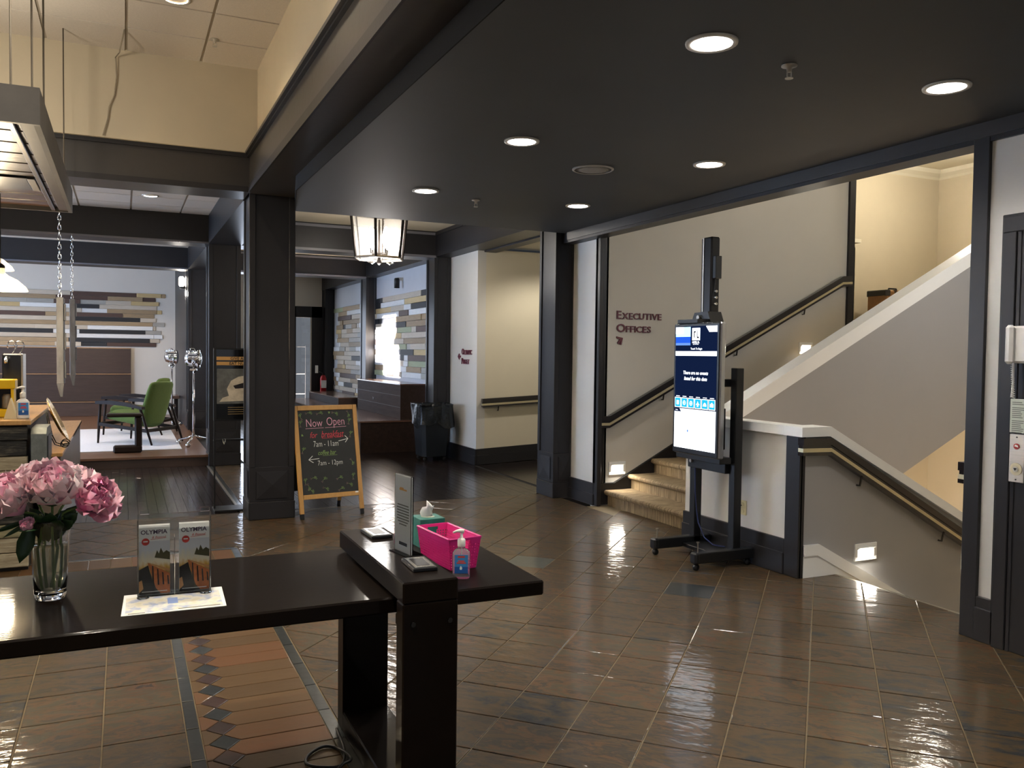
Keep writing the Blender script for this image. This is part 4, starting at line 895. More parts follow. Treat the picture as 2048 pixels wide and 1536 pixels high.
fol = thing('foliage_sprig', 'dark green peony leaves over the vase rim', 'foliage', (VX, VY, VZ+.27))
leaf((VX-.05, VY-.03, 1.02), (VX-.085, VY-.06, .895), .027, fol); leaf((VX-.06, VY-.02, 1.03), (VX-.16, VY-.05, 1.0), .010, fol); leaf((VX-.05, VY-.04, 1.03), (VX-.13, VY-.07, .985), .008, fol)
for k in range(12):
    a = k*2.4; leaf((VX+.02*math.cos(a), VY+.02*math.sin(a), .99), (VX+.085*math.cos(a), VY-.02+.075*math.sin(a), 1.045+.02*math.sin(k)), .024, fol)
for k in range(7):
    a = k*.9; leaf((VX+.015*math.cos(a), VY+.015*math.sin(a), .95), (VX+.05*math.cos(a), VY+.05*math.sin(a), 1.02), .016, fol)
# ================================================================== BROCHURES
BR = thing('brochure_holder', 'clear acrylic stand with two pockets on the table', 'brochure holder', (.16, 3.13, .758), -.03)
h = .275; y0 = 0
MB().rbox(-.118, .118, .020, .023, .004, h, .001).rbox(-.118, .118, -.028, -.025, .004, .262, .001).rbox(-.118, -.115, -.028, .022, .004, .262, .001).rbox(.115, .118, -.028, .022, .004, .262, .001).rbox(-.0012, .0012, -.028, .022, .004, .20, .0004).rbox(-.118, .118, -.028, .05, .0, .004, .001).build('acrylic_pockets', ACRYL, BR, world=False)
for x in (-.095, .10): MB().rbox(x-.015, x+.015, .018, .022, h, h+.015, .001).build('tab', ACRYL, BR, world=False)
for x in (-.10, .10): MB().lathe([(.02, 0), (.02, .003), (.012, .004)], 14, (x, -.035, 0)).build('clear_foot', ACRYL, BR, True, world=False)
def photo_mat():
    m = bpy.data.materials.new('brochure photo print'); m.use_nodes = True; q = NT(m); b = q.n['Principled BSDF']; b.inputs['Roughness'].default_value = .3
    tc = q.new('ShaderNodeTexCoord'); sp = q.new('ShaderNodeSeparateXYZ'); q.link(tc.outputs['Generated'], sp.inputs[0])
    nz = q.new('ShaderNodeTexNoise'); nz.inputs['Scale'].default_value = 6; nz.inputs['Detail'].default_value = 8; q.link(tc.outputs['Generated'], nz.inputs[0])
    ma = q.new('ShaderNodeMath', operation='MULTIPLY_ADD'); ma.inputs[1].default_value = .35; q.link(nz.outputs['Fac'], ma.inputs[0]); q.link(sp.outputs['Z'], ma.inputs[2])
    cr = q.new('ShaderNodeValToRGB'); e = cr.color_ramp.elements; st_ = [(.12, '1d1d22'), (.38, '38342c'), (.52, '7a6138'), (.66, 'd0a145'), (.80, 'eadfc4'), (1, 'd5d8e0')]
    while len(e) < len(st_): e.new(.5)
    for k, (p_, c_) in enumerate(st_): e[k].position = p_; e[k].color = lin(c_)
    q.link(ma.outputs[0], cr.inputs[0]); q.link(cr.outputs[0], b.inputs['Base Color']); return m
PHOTO = photo_mat(); INK = mat('purple grey ink', '4a3a52', .5); REDI = mat('red ink', 'c2372f', .5); RUST = mat('rust print', 'b0622f', .4, var=.3, vscale=60); TANP = mat('tan print', 'c08a55', .4); DKP = mat('dark print', '1d1a1c', .4)
def brochure(xc, label):
    t = thing('brochure', label, 'brochure', (.16+xc, 3.135, .764), -.03, group='Olympia brochures in the stand'); w = .049
    MB().box(-w, w, -.018, .010, 0, .235).build('pages', PAPER, t, world=False)
    MB().box(-w, w, -.0186, -.018, 0, .182).build('cover_photo', PHOTO, t, world=False)
    def flat(name, poly, m, lay): MB().prism(poly, -.0186-.0005*lay, -.0186-.0005*(lay-1)).build(name, m, t, world=False)
    flat('bridge', [(-.022, .108), (.004, .02), (.02, .0), (w, .0), (w, .068)], RUST, 1); flat('bridge_rail', [(-.022, .110), (w, .082), (w, .074), (-.018, .106)], TANP, 2)
    for k in range(4): x = -.008+.016*k; flat('bridge_post', [(x, .098-.012*k), (x+.004, .096-.012*k), (x+.007, .03), (x+.002, .03)], DKP, 2)
    flat('water', [(-w, 0), (-w, .085), (-.02, .10), (.004, 0)], DKP, 1); flat('pale_bush', [(-w, .006), (-w, .045), (-.04, .05), (-.035, .02)], TANP, 2)
    flat('trees', [(.0, .125), (.008, .15), (.014, .138), (.02, .158), (.028, .14), (.038, .148), (w, .14), (w, .115)], mat('dark tree print', '4f4a2a', .4), 1)
    me = fit(textmesh('OLYMPIA', 1, .0, .02), .084, None); link('title', orient(me, (-.043, -.0188, .206), FACE_Y), INK, t, world=False)
    me = fit(textmesh('& Beyond', 1, .0, .004, .35), .045, None); link('subtitle', orient(me, (-.008, -.0188, .189), FACE_Y), REDI, t, world=False)
    flat('underline', [(-.012, .187), (.038, .191), (.038, .192), (-.012, .1885)], REDI, 1)
    flat('badge', [(-.028+.0125*math.cos(q*PI/8), .181+.0125*math.sin(q*PI/8)) for q in range(16)], REDI, 3); flat('badge_text', [(-.035, .180), (-.021, .180), (-.021, .184), (-.035, .184)], PAPER, 4)
    flat('footer_text', [(-.04, .008), (.04, .008), (.04, .010), (-.04, .010)], PAPER, 4)
brochure(-.064, 'left Olympia brochure in the clear stand'); brochure(.064, 'right Olympia brochure in the clear stand')
mp = thing('map_sheet', 'printed pale map sheet lying under the brochure stand', 'map', (.153, 3.03, .755), -.02)
MB().prism([(-.16, -.118), (.158, -.118), (.162, .125), (-.155, .125)], 0, .0015, 'z').build('sheet', PAPER, mp, world=False)
def mmat():
    m = mat('map print', 'dfe0d8', .5); q = NT(m); b = q.n['Principled BSDF']; tc = q.new('ShaderNodeTexCoord'); nz = q.new('ShaderNodeTexNoise'); nz.inputs['Scale'].default_value = 22; nz.inputs['Detail'].default_value = 6; q.link(tc.outputs['Object'], nz.inputs[0])
    cr = q.new('ShaderNodeValToRGB'); e = cr.color_ramp.elements; e[0].position = .38; e[0].color = lin('a9b6d0'); e[1].position = .52; e[1].color = lin('e3e0d4'); x = e.new(.66); x.color = lin('d8d3bd'); q.link(nz.outputs['Fac'], cr.inputs[0]); q.link(cr.outputs[0], b.inputs['Base Color']); return m
MB().box(-.148, .148, -.105, .085, .0015, .0018).build('map_print', mmat(), mp, world=False); MB().box(-.02, .012, -.03, .04, .0018, .0021).build('inlet', mat('blue inlet ink', '8fa6d8', .5), mp, world=False)
MB().box(.01, .14, -.100, -.094, .0018, .0022).box(-.14, -.09, -.11, -.104, .0018, .0022).build('map_caption', GREYINK, mp, world=False)
me = fit(textmesh('OLYMPIA MAP', 1, 0, .01), .13, None); link('map_title', orient(me, (-.055, .098, .0022), (0, 0, 0)), INK, mp, world=False)
# ================================================================== CHALKBOARD
CB = thing('chalkboard_sign', 'wooden A-frame chalkboard announcing breakfast hours', 'sign', (1.848, 8.135, 0), .17)
OAK = ramp_mat('pine frame', [(0, 'a5793f'), (1, 'c79a5a')], rough=.45, scale=4, stretch=(6, 6, .8), bump=.05, coat=.05, rndw=.2)
BOARD = mat('chalkboard slate', '2a2c2c', .75, var=.12, vscale=8)
A = .205; TX = Matrix.Rotation(-A, 4, 'X')
def cb(mb, name, m, par=None, T_=TX): me = mb.mesh(name); me.transform(T_); return link(name, me, m, par or CB, world=False)
Hs = 1.095; hw = .308
for s in (-1, 1):
    cb(MB().rbox(s*hw-.022, s*hw+.022, -.012, .012, .05, Hs, .003), 'frame_post', OAK); cb(MB().rbox(s*hw-.019, s*hw+.019, -.011, .011, .0, .055, .003), 'foot', BLKPL)
cb(MB().rbox(-hw+.022, hw-.022, -.012, .012, Hs-.048, Hs, .003), 'frame_rail', OAK); cb(MB().rbox(-hw+.022, hw-.022, -.012, .012, .185, .23, .003), 'frame_rail', OAK)
bo = cb(MB().box(-hw+.02, hw-.02, -.004, .004, .228, Hs-.046), 'board', BOARD); cb(MB().box(hw-.06, hw-.028, -.0135, -.012, .215, .228), 'maker_tag', PAPER)
TR = Matrix.Translation((0, .60, 0)) @ Matrix.Rotation(.285, 4, 'X')
for s in (-1, 1):
    cb(MB().rbox(s*hw-.022, s*hw+.022, -.012, .012, .05, 1.07, .003), 'rear_leg', OAK, None, TR); cb(MB().rbox(s*hw-.019, s*hw+.019, -.011, .011, .0, .055, .003), 'foot', BLKPL, None, TR)
cb(MB().rbox(-hw+.02, hw-.02, -.01, .01, .2, 1.05, .003), 'rear_board', BOARD, None, TR)
CH = {k: mat('chalk '+k, c, .9) for k, c in dict(pink='d9a0b4', red='b8434e', white='d6d8d4', green='7f9a5c', mauve='80606a').items()}
def ctext(body, x, z, w, colr, shear=0, hgt=None, bold=-.012):
    me = fit(textmesh(body, 1, 0, bold, shear), w, hgt); me.transform(Matrix.Translation((x, -.0055, z)) @ Euler(FACE_Y).to_matrix().to_4x4()); me.transform(TX); link('chalk_text', me, CH[colr], bo, world=False)
def cstroke(pts, colr, r=.0028, nm='chalk_stroke'):
    b = MB(); P = [Vector((p[0], -.0055, p[1])) for p in pts]
    for a, c in zip(P[:-1], P[1:]):
        d = (c-a).normalized(); n_ = Vector((-d.z, 0, d.x))*r; a2 = a-d*r*.5; c2 = c+d*r*.5; b.add([a2-n_, c2-n_, c2+n_, a2+n_], [(0, 1, 2, 3)])
    me = b.mesh('s', fix=False); me.transform(TX); return link(nm, me, CH[colr], bo, world=False)
# board spans x -.286..+.286, z .23..1.047
ctext('Now', -.205, .885, .165, 'pink', 0, .075); ctext('Open', .005, .868, .185, 'pink', 0, .105)
cstroke([(-.215, .868), (-.03, .872)], 'pink', .0016); cstroke([(-.015, .872), (.205, .878)], 'pink', .0016)
ctext('for', -.175, .775, .075, 'red', .3, .058, .0); ctext('breakfast', -.06, .775, .235, 'red', .3, .066, .0); cstroke([(-.055, .768), (.06, .770)], 'red', .0016); cstroke([(.08, .772), (.15, .774)], 'red', .0016)
ctext('7am - 11am', -.145, .688, .255, 'white', 0, .055); cstroke([(.115, .735), (.215, .755)], 'white'); cstroke([(.185, .785), (.215, .755), (.185, .72)], 'white')
ctext('coffee bar', -.105, .606, .185, 'green', .3, .045, .0); cstroke([(-.06, .598), (.09, .600)], 'green', .0014)
cstroke([(-.205, .565), (-.10, .572)], 'white'); cstroke([(-.165, .60), (-.205, .565), (-.16, .535)], 'white')
ctext('7am - 12pm', -.115, .49, .255, 'white', 0, .062)
r = random.Random(4)
def doodle(x, z, ang, s=1):
    c, sn = math.cos(ang), math.sin(ang)
    def q(u, v): return (x+(u*c-v*sn)*s, z+(u*sn+v*c)*s)
    cstroke([q(-.03, 0), q(-.01, .008), q(.01, -.002), q(.03, .008)], 'green', .0013, 'chalk_vine'); cstroke([q(0, 0), q(.012, .018), q(.022, .012), q(.008, .002)], 'green', .0012, 'chalk_leaf'); cstroke([q(.01, 0), q(.02, -.016), q(.03, -.010), q(.02, 0)], 'green', .0012, 'chalk_leaf')
    cstroke([q(-.03+.011*math.cos(k*2.1), .004+.011*math.sin(k*2.1)) for k in range(7)], 'mauve', .0014, 'chalk_flower')
for x, z, a in [(-.255, .99, 1.9), (-.17, 1.02, .2), (-.06, 1.015, .3), (.10, 1.01, -.2), (.235, 1.0, -1.2), (-.26, .92, 1.5), (.245, .93, 1.3), (.25, .80, 1.3), (-.25, .66, 1.2), (.24, .52, -1.0), (.245, .38, 1.5), (-.25, .36, 1.6), (-.165, .385, .2), (-.06, .365, .8), (.10, .37, .4), (-.20, .265, -.4), (-.05, .275, -.3), (.11, .262, .5), (.20, .30, -.3), (-.225, .30, -1.2)]: doodle(x, z, a, 1.0)
cstroke([(.03, 1.028), (.036, 1.012), (.046, 1.026), (.03, 1.028)], 'green', .003, 'chalk_leaf'); cstroke([(-.26, .80), (-.255, .815), (-.245, .80), (-.26, .80)], 'green', .003, 'chalk_leaf')
# ================================================================== POSTER STAND
t = thing('poster_stand', 'black floor stand with a Give A Eat Nu poster', 'poster stand', (.99, 8.87, 0), 0)
MB().rbox(.815, 1.19, 8.74, 9.02, 0, .02, .004).build('base_plate', BLKMET, t)
for x in (.825, 1.17): MB().rbox(x-.008, x+.008, 8.862, 8.878, .02, 1.63, .002).build('upright', BLKMET, t)
MB().rbox(.815, 1.18, 8.858, 8.882, .695, .715, .003).build('cross_rail', BLKMET, t); MB().rbox(.815, 1.18, 8.85, 8.885, .90, 1.625, .004).build('frame', BLKMET, t)
po = MB().box(.84, 1.165, 8.846, 8.850, .915, 1.61).build('poster', mat('glossy black print', '0d0e10', .12), t)
GOLD = mat('gold band print', 'b08a56', .5); GRP = mat('grey photo print', '55585a', .4, var=.5, vscale=12); LGP = mat('pale photo print', 'b9b2a6', .5, var=.25, vscale=14)
def pp(name, poly, m, k=1): MB().prism(poly, 8.846-.0008*k, 8.846-.0008*(k-1)).build(name, m, po)
pp('band', [(.842, 1.505), (1.163, 1.505), (1.163, 1.54), (.842, 1.54)], GOLD); pp('band', [(.842, 1.455), (1.163, 1.455), (1.163, 1.49), (.842, 1.49)], GOLD)
me = fit(textmesh('GIVE A', 1, 0, .02), None, .030); link('poster_text', orient(me, (.975, 8.8445, 1.508), FACE_Y), DKP, po); me = fit(textmesh('EAT NU', 1, 0, .02), None, .030); link('poster_text', orient(me, (.965, 8.8445, 1.458), FACE_Y), DKP, po)
pp('photo', [(.845, 1.07), (1.163, 1.07), (1.163, 1.42), (.845, 1.42)], GRP); pp('pale_shape', [(.87, 1.09), (.90, 1.13), (.96, 1.15), (.94, 1.22), (.98, 1.30), (1.05, 1.34), (1.163, 1.36), (1.163, 1.10)], LGP, 2); pp('dark_shape', [(1.0, 1.25), (1.10, 1.28), (1.163, 1.27), (1.163, 1.23), (1.02, 1.22)], DKP, 3)
for k in range(4): pp('text_line', [(.95, 1.03-.022*k), (1.16, 1.03-.022*k), (1.16, 1.036-.022*k), (.95, 1.036-.022*k)], mat('dim gold ink', '7d6a4c', .5), 1)
MB().prism([(.905, .68), (.925, .68), (.93, .72), (.915, .66), (.90, .72)], 8.855, 8.86).build('price_tag', PAPER, t)
# ================================================================== HALL: BIN, EXTINGUISHER, BOXES, PLANK WALLS
t = thing('trash_can', 'dark bin with a black liner folded over its rim, on casters', 'trash can', (4.21, 12.0, 0)); BINP = mat('dark blue plastic', '0c131b', .45)
b = MB(); 
def rr4(h_, z, e=.06): return [(4.21+a*(h_), 12.0+c*(h_), z) for a, c in ((-1, -1+e*4), (-1+e*4, -1), (1-e*4, -1), (1, -1+e*4), (1, 1-e*4), (1-e*4, 1), (-1+e*4, 1), (-1, 1-e*4))]
def loft(rings):
    b = MB(); n_ = len(rings[0])
    for R_ in rings: b.v += R_
    for i in range(len(rings)-1):
        for j in range(n_): b.f.append((i*n_+j, i*n_+(j+1) % n_, (i+1)*n_+(j+1) % n_, (i+1)*n_+j))
    b.f.append(tuple(range(n_-1, -1, -1))); return b
loft([rr4(.20, .07), rr4(.245, .80)]).build('body', BINP, t)
lin_ = []
for k, z in enumerate((.80, .845, .85, .80, .70, .60, .53)):
    ring = []
    for j in range(40):
        a = 2*PI*j/40; q = max(abs(math.cos(a)), abs(math.sin(a))); rad = (.235 if k == 0 else .262+.012*math.sin(5*a+k)+.006*math.sin(13*a))/q**.85
        ring.append((4.21+rad*math.cos(a), 12.0+rad*math.sin(a), z+(.02*math.sin(7*a)+.035*math.sin(3*a+1) if k > 3 else .004*math.sin(9*a))))
    lin_.append(ring)
lb = loft(lin_); lb.f.pop(); lb.build('liner', mat('black liner film', '15191d', .25, bump=.6, bscale=22), t, True)
MB().box(4.0, 4.42, 11.79, 12.21, .55, .62).build('contents', BLKPL, t)
for dx, dy in ((-.15, -.15), (.15, -.15), (-.15, .15), (.15, .15)): MB().lathe([(.03, -.012), (.035, 0), (.03, .012)], 14, (4.21+dx, 12+dy, .035), 'y').build('caster', BLKPL, t, True)
t = thing('fire_extinguisher', 'red fire extinguisher on the far dark column', 'fire extinguisher', (4.30, 20.05, .8)); RED = mat('red enamel steel', 'a3171c', .3)
MB().lathe([(.06, .0), (.075, .02), (.075, .36), (.05, .42), (.02, .44)], 18, (4.30, 20.02, .62)).build('cylinder', RED, t, True); MB().box(4.24, 4.36, 19.945, 19.95, .75, .93).build('label', PAPER, t)
MB().tube([(4.30, 20.0, 1.06), (4.27, 19.97, 1.10), (4.20, 19.96, 1.13)], .015, 8).build('valve', BLKMET, t); MB().rbox(4.10, 4.17, 19.97, 19.98, 1.10, 1.28, .002).build('inspection_tag', PAPER, t)
BOXW = ramp_mat('brown stained boards', [(0, '241a17'), (.5, '33261f'), (1, '3f3029')], rough=.7, scale=3, stretch=(6, .7, 6), bump=.1, coat=0, spec=.15, rndw=.3)
BOXT = ramp_mat('brown satin top', [(0, '5a4236'), (1, '755645')], rough=.22, scale=3, stretch=(6, .7, 1), bump=.05, coat=.3, rndw=.3)
t = thing('stage_platform', 'low dark brown stage along the plank wall', 'platform', (3.97, 16.6, 0))
MB().box(3.41, 4.355, 13.12, 20.05, 0, .485).box(4.355, 4.575, 13.12, 16.41, 0, .485).box(4.355, 4.575, 16.86, 20.05, 0, .485).build('body', BOXW, t); MB().box(3.395, 4.355, 13.10, 20.08, .485, .51).box(4.355, 4.578, 13.10, 16.41, .485, .51).box(4.355, 4.578, 16.86, 20.08, .485, .51).build('top', BOXT, t)
t = thing('stage_box', 'tall brown box on the stage in front of the plank wall', 'box', (4.34, 14.7, .51))
MB().box(4.125, 4.55, 13.32, 16.1, .512, 1.07).build('body', BOXW, t); MB().rbox(4.115, 4.553, 13.31, 16.11, 1.07, 1.09, .004).build('top', BOXT, t); MB().prism([(14.92, .78), (15.0, .80), (14.96, .74)], 4.118, 4.125, 'x').build('pull_hole', BLKPL, t)
for z in (.70, .89): MB().box(4.122, 4.1255, 13.32, 16.1, z, z+.004).build('seam', BLKPL, t)
t = thing('stage_box', 'long low brown box at the back of the stage', 'box', (4.2, 18.4, .51)); MB().box(3.95, 4.55, 16.95, 19.9, .512, .66).build('body', BOXW, t); MB().rbox(3.94, 4.553, 16.94, 19.91, .66, .68, .004).build('top', BOXT, t)
PLK = [ramp_mat('reclaimed '+n_, [(0, a), (1, c)], rough=.6, scale=5, stretch=(1.2, 1.2, 10), bump=.35, bscale=14, coat=0, rndw=.35) for n_, a, c in (('tan', '7d6a50', 'b59e7c'), ('pale', 'a79c8c', 'cfc6b6'), ('white', 'c9ccce', 'eceeee'), ('black', '17191c', '2c2d30'), ('brown', '3f2e28', '5d463c'), ('sage', '8a9473', 'a5ad8a'), ('grey', '8e8d88', 'b6b5ae'), ('straw', 'b39b69', 'cdb98c'))]
wgt = [4.5, 6, 4, 3, 1.6, 1.1, 3, 2.5]
mcache = {}
def plank(parent, axis, a0, a1, z0, z1, face, depth, k):
    L_ = round(a1-a0, 2); key = (axis, L_, round(z1-z0, 3), round(depth, 3), k)
    if key not in mcache:
        b = MB(); hz = (z1-z0)/2
        if axis == 'x': b.rbox(-L_/2, L_/2, -depth, 0, -hz, hz, .004)
        else: b.rbox(-depth, 0, -L_/2, L_/2, -hz, hz, .004)
        mcache[key] = b.mesh('plank'); mcache[key].materials.append(PLK[k])
    c = (a0+a1)/2; z = (z0+z1)/2
    place('plank', mcache[key], parent, (c, face, z) if axis == 'x' else (face, c, z))
def plank_wall(label, axis, a0, a1, z0, z1, face, hrow, seed, ragged, grp):
    r = random.Random(seed); t = thing('plank_wall', label, 'wall panel', (0, 0, 0), group=grp); z = z0
    while z < z1-.02:
        lo = a0+(r.uniform(0, ragged) if r.random() < .7 else 0); hi = a1-(r.uniform(0, ragged) if axis == 'x' or r.random() < .0 else 0)
        if axis == 'y': lo, hi = a0, a1-(r.uniform(0, ragged) if r.random() < .75 else 0)
        p = lo
        while p < hi-.05:
            L_ = round(r.choice((.25, .4, .55, .8, 1.1, 1.5)) if axis == 'y' else r.choice((.5, .7, 1.0, 1.3, 1.6)), 2); e = min(p+L_, hi); k = r.choices(range(8), wgt)[0]
            if e-p > .04: plank(t, axis, p+.002, e-.002, z+.0015, z+hrow-.0015, face, r.choice((.018, .022, .028, .034)), k)
            p = e
        z += hrow
plank_wall('reclaimed plank panel of the hall, right of the inner column, lit by sun', 'y', 12.78, 16.42, 1.16, 2.66, 4.58, .1, 21, .0, 'reclaimed plank wall panels')
plank_wall('reclaimed plank panel of the hall beside the fire extinguisher', 'y', 16.86, 20.08, .62, 2.62, 4.58, .1, 22, .6, 'reclaimed plank wall panels')
plank_wall('reclaimed plank panel across the back wall of the lounge', 'x', -3.6, .93, 1.66, 2.84, 20.5, .091, 25, .3, 'reclaimed plank wall panels')
wn = thing('wood_wainscot', 'dark wood panelling below the planks of the lounge', 'wall panel', (-1.7, 20.5, .15))
for z0, z1 in ((.15, .44), (.47, 1.045), (1.075, 1.61)):
    MB().rbox(-3.6, .155, 20.40, 20.48, z0, z1, .004).build('panel', DKPANEL, wn); MB().rbox(-3.6, .16, 20.385, 20.48, z1+.002, z1+.024, .003).build('ledge', mat('honey ledge', '9c7a58', .4), wn)
# garment rack seen through the far door
t = thing('garment_rack', 'chrome rail rack seen through the far glass door', 'rack', (3.95, 21.4, 0))
for x in (3.70, 4.15): MB().tube([(x, 21.4, 0), (x, 21.4, 1.75)], .015, 8).build('upright', CHROME, t)
for z in (.55, 1.05, 1.72): MB().tube([(3.70, 21.4, z), (4.15, 21.4, z)], .015, 8).build('rail', CHROME, t)
MB().rbox(3.68, 4.17, 21.2, 21.6, .3, .34, .005).build('deck', BLKPL, t); struct(MB().box(2.5, 5, 20.7, 22.6, -.05, 0).build('floor_outside', WALL))
# ================================================================== LOUNGE
PZ = .15
rug = tag(MB().rbox(-2.4, .78, 13.2, 16.9, PZ, PZ+.012, .004).build('area_rug', mat('white wool rug', 'dcdde2', .95, var=.06, vscale=30, bump=.6, bscale=120)), 'white rug under the green armchairs', 'rug')
GRN = mat('green wool upholstery', '55692f', .85, var=.1, vscale=50, bump=.25, bscale=250); WAL = ramp_mat('dark walnut', [(0, '17110e'), (1, '261b16')], rough=.5, scale=4, stretch=(3, 3, 3), bump=.05, coat=0, rndw=.1, spec=.15)
def soft(name, pts_rings, parent, m):
    b = loft(pts_rings); n_ = len(pts_rings[0]); k = (len(pts_rings)-1)*n_; b.f.append(tuple(range(k, k+n_))); o = b.build(name, m, parent, True, world=False); md = o.modifiers.new('s', 'SUBSURF'); md.levels = 2; md.render_levels = 2; return o
def armchair(loc, rz, label):
    t = thing('armchair', label, 'armchair', loc, rz, group='green lounge armchairs')
    def rg(x, y0, y1, z0, z1): return [(x, y0, z0), (x, y1, z0), (x, y1, z1), (x, y0, z1)]
    # faces +x; seat then back
    soft('seat_cushion', [rg(-.30, -.27, .27, .24, .42), rg(-.28, -.30, .30, .22, .46), rg(.0, -.31, .31, .27, .50), rg(.34, -.31, .31, .32, .52), rg(.37, -.29, .29, .34, .48)], t, GRN)
    soft('backrest', [[(-.16, -.24, .26), (-.16, .24, .26), (-.34, .22, .26), (-.34, -.22, .26)], [(-.17, -.30, .32), (-.17, .30, .32), (-.36, .28, .32), (-.36, -.28, .32)], [(-.26, -.32, .62), (-.26, .32, .62), (-.44, .30, .62), (-.44, -.30, .62)], [(-.37, -.31, .90), (-.37, .31, .90), (-.52, .29, .90), (-.52, -.29, .90)], [(-.40, -.27, .96), (-.40, .27, .96), (-.52, .25, .96), (-.52, -.25, .96)]], t, GRN)
    for s in (-1, 1):
        y = s*.36
        MB().tube([(.42, y, 0), (.40, y, .30), (.37, y, .62)], [.014, .022, .020], 8).build('leg', WAL, t, True, world=False)
        MB().tube([(-.55, y, 0), (-.44, y, .30), (-.34, y, .56)], [.014, .022, .020], 8).build('leg', WAL, t, True, world=False)
        MB().prism([(.44, .60), (.44, .645), (.20, .66), (-.10, .635), (-.40, .575), (-.40, .535), (-.10, .58), (.20, .60)], y-.035, y+.035).build('armrest', WAL, t, world=False)
        MB().prism([(.40, .27), (.40, .32), (-.46, .24), (-.46, .19)], y-.016, y+.016).build('side_rail', WAL, t, world=False)
    MB().prism([(.38, .27), (.41, .27), (.41, .32), (.38, .32)], -.35, .35).prism([(-.46, .19), (-.42, .19), (-.42, .24), (-.46, .24)], -.35, .35).build('cross_rail', WAL, t, world=False)
armchair((.20, 14.38, PZ+.012), 2.44, 'green armchair seen from behind on the lounge rug'); armchair((.22, 15.9, PZ+.012), 2.75, 'green armchair mostly hidden behind the nearer one')
t = thing('side_table', 'dark C-shaped side table at the edge of the lounge platform', 'side table', (.05, 13.03, PZ))
MB().rbox(-.13, .24, 12.95, 13.13, PZ, PZ+.10, .02).build('base', WAL, t); MB().rbox(.145, .24, 12.96, 13.12, PZ+.08, .66, .02).build('upright', WAL, t); MB().rbox(-.22, .24, 12.93, 13.15, .655, .70, .015).build('top', WAL, t)
t = thing('side_table', 'brown end table behind the chrome floor lamp', 'side table', (.9, 18.9, PZ)); MB().rbox(.55, 1.05, 18.6, 19.2, .60, .66, .006).build('top', BOXT, t)
for x in (.60, 1.0):
    for y in (18.66, 19.14): MB().rbox(x-.025, x+.025, y-.025, y+.025, PZ, .6, .004).build('leg', WAL, t)
def studio_lamp(x, y, label, seed, L_=.30):
    r = random.Random(seed); t = thing('studio_lamp', label, 'floor lamp', (x, y, PZ), r.uniform(-.3, .3), group='chrome studio lamps')
    MB().tube([(0, 0, .16), (0, 0, 1.16)], [.02, .013], 10).build('pole', CHROME, t, True, world=False)
    for k in range(3):
        a = k*2*PI/3+.35; c, s = math.cos(a), math.sin(a)
        MB().tube([(0, 0, .16), (.10*c, .10*s, .12), (L_*c, L_*s, .075)], [.018, .015, .012], 8).build('tripod_leg', CHROME, t, True, world=False)
        MB().lathe([(.03, -.012), (.036, 0), (.03, .012)], 14, (L_*c, L_*s, .037), 'y').build('caster', CHROME, t, True, world=False)
    MB().tube([(0, 0, 1.12), (.03, 0, 1.16), (.0, 0, 1.2)], .022, 8).rbox(-.05, .05, -.02, .02, 1.14, 1.17, .005).build('clamp', CHROME, t, world=False)
    MB().tube([(0, -.14, 1.33), (0, -.13, 1.22), (0, 0, 1.185), (0, .13, 1.22), (0, .14, 1.33)], .011, 8).build('yoke', CHROME, t, True, world=False)
    MB().lathe([(.03, -.13), (.09, -.11), (.115, -.05), (.115, .03), (.135, .06), (.135, .09), (.11, .095)], 24, (0, 0, 1.32), 'x').build('lamp_head', CHROME, t, True, world=False)
    MB().lathe([(.105, 0), (.09, .02), (.03, .035), (.005, .038)], 20, (.085, 0, 1.32), 'x').build('lens', mat('lamp lens glass', 'c9d2d6', .08, .6), t, True, world=False)
    for k in range(5): MB().rbox(-.11+.03*k, -.095+.03*k, -.045, .045, 1.415, 1.445, .004).build('cooling_fin', CHROME, t, world=False)
    MB().tube([(-.03, 0, 1.43), (-.05, 0, 1.475), (.0, 0, 1.48), (.03, 0, 1.44)], .008, 6).build('handle', CHROME, t, True, world=False)
studio_lamp(.97, 13.66, 'chrome studio lamp on a tripod, the nearer of the two', 3); studio_lamp(.84, 17.3, 'chrome studio lamp on a tripod, half hidden behind the nearer one', 6, .19)
# ================================================================== COFFEE BAR
CT = thing('coffee_counter', 'coffee bar counter clad in weathered planks', 'counter', (-1.6, 7.8, 0))
MB().box(-3.2, -.63, 6.97, 8.75, 0, 1.05).build('carcass', mat('dark counter core', '2a2622', .6), CT)
MB().rbox(-3.25, -.60, 6.90, 8.80, 1.052, 1.085, .004).build('worktop', LTWOOD, CT)
WEA = [ramp_mat('weathered '+n_, [(0, a), (.55, c), (1, d)], rough=.6, scale=7, stretch=(.7, 1, 6), bump=.5, bscale=16, coat=0, rndw=.15) for n_, a, c, d in (('cream', '6a5a44', 'a79d84', 'c9c2aa'), ('black', '141414', '1e1e1d', '6d675a'), ('brown', '3a2a1e', '6d523a', 'a78b68'), ('olive', '5d5a44', '8f8a6a', 'b7b08c'))]
z = .03; k = 0; r = random.Random(9)
while z < 1.04:
    hgt = r.uniform(.085, .13); hgt = min(hgt, 1.045-z); x = -.62-r.uniform(0, .01)
    while x > -2.6: L_ = r.uniform(.5, 1.3); MB().rbox(x-L_, x, 6.945-r.uniform(0, .02), 6.97, z, z+hgt-.004, .005).build('cladding_plank', WEA[[0, 3, 1, 0, 2, 1, 3][k % 7]], CT); x -= L_+.004; k += 1
    z += hgt
t = thing('corner_guard', 'dull galvanized metal guard on the coffee bar corner', 'metal guard', (-.54, 6.98, .75)); GAL = mat('galvanized steel', '7f8583', .45, .6, var=.3, vscale=9, bump=.4, bscale=12)
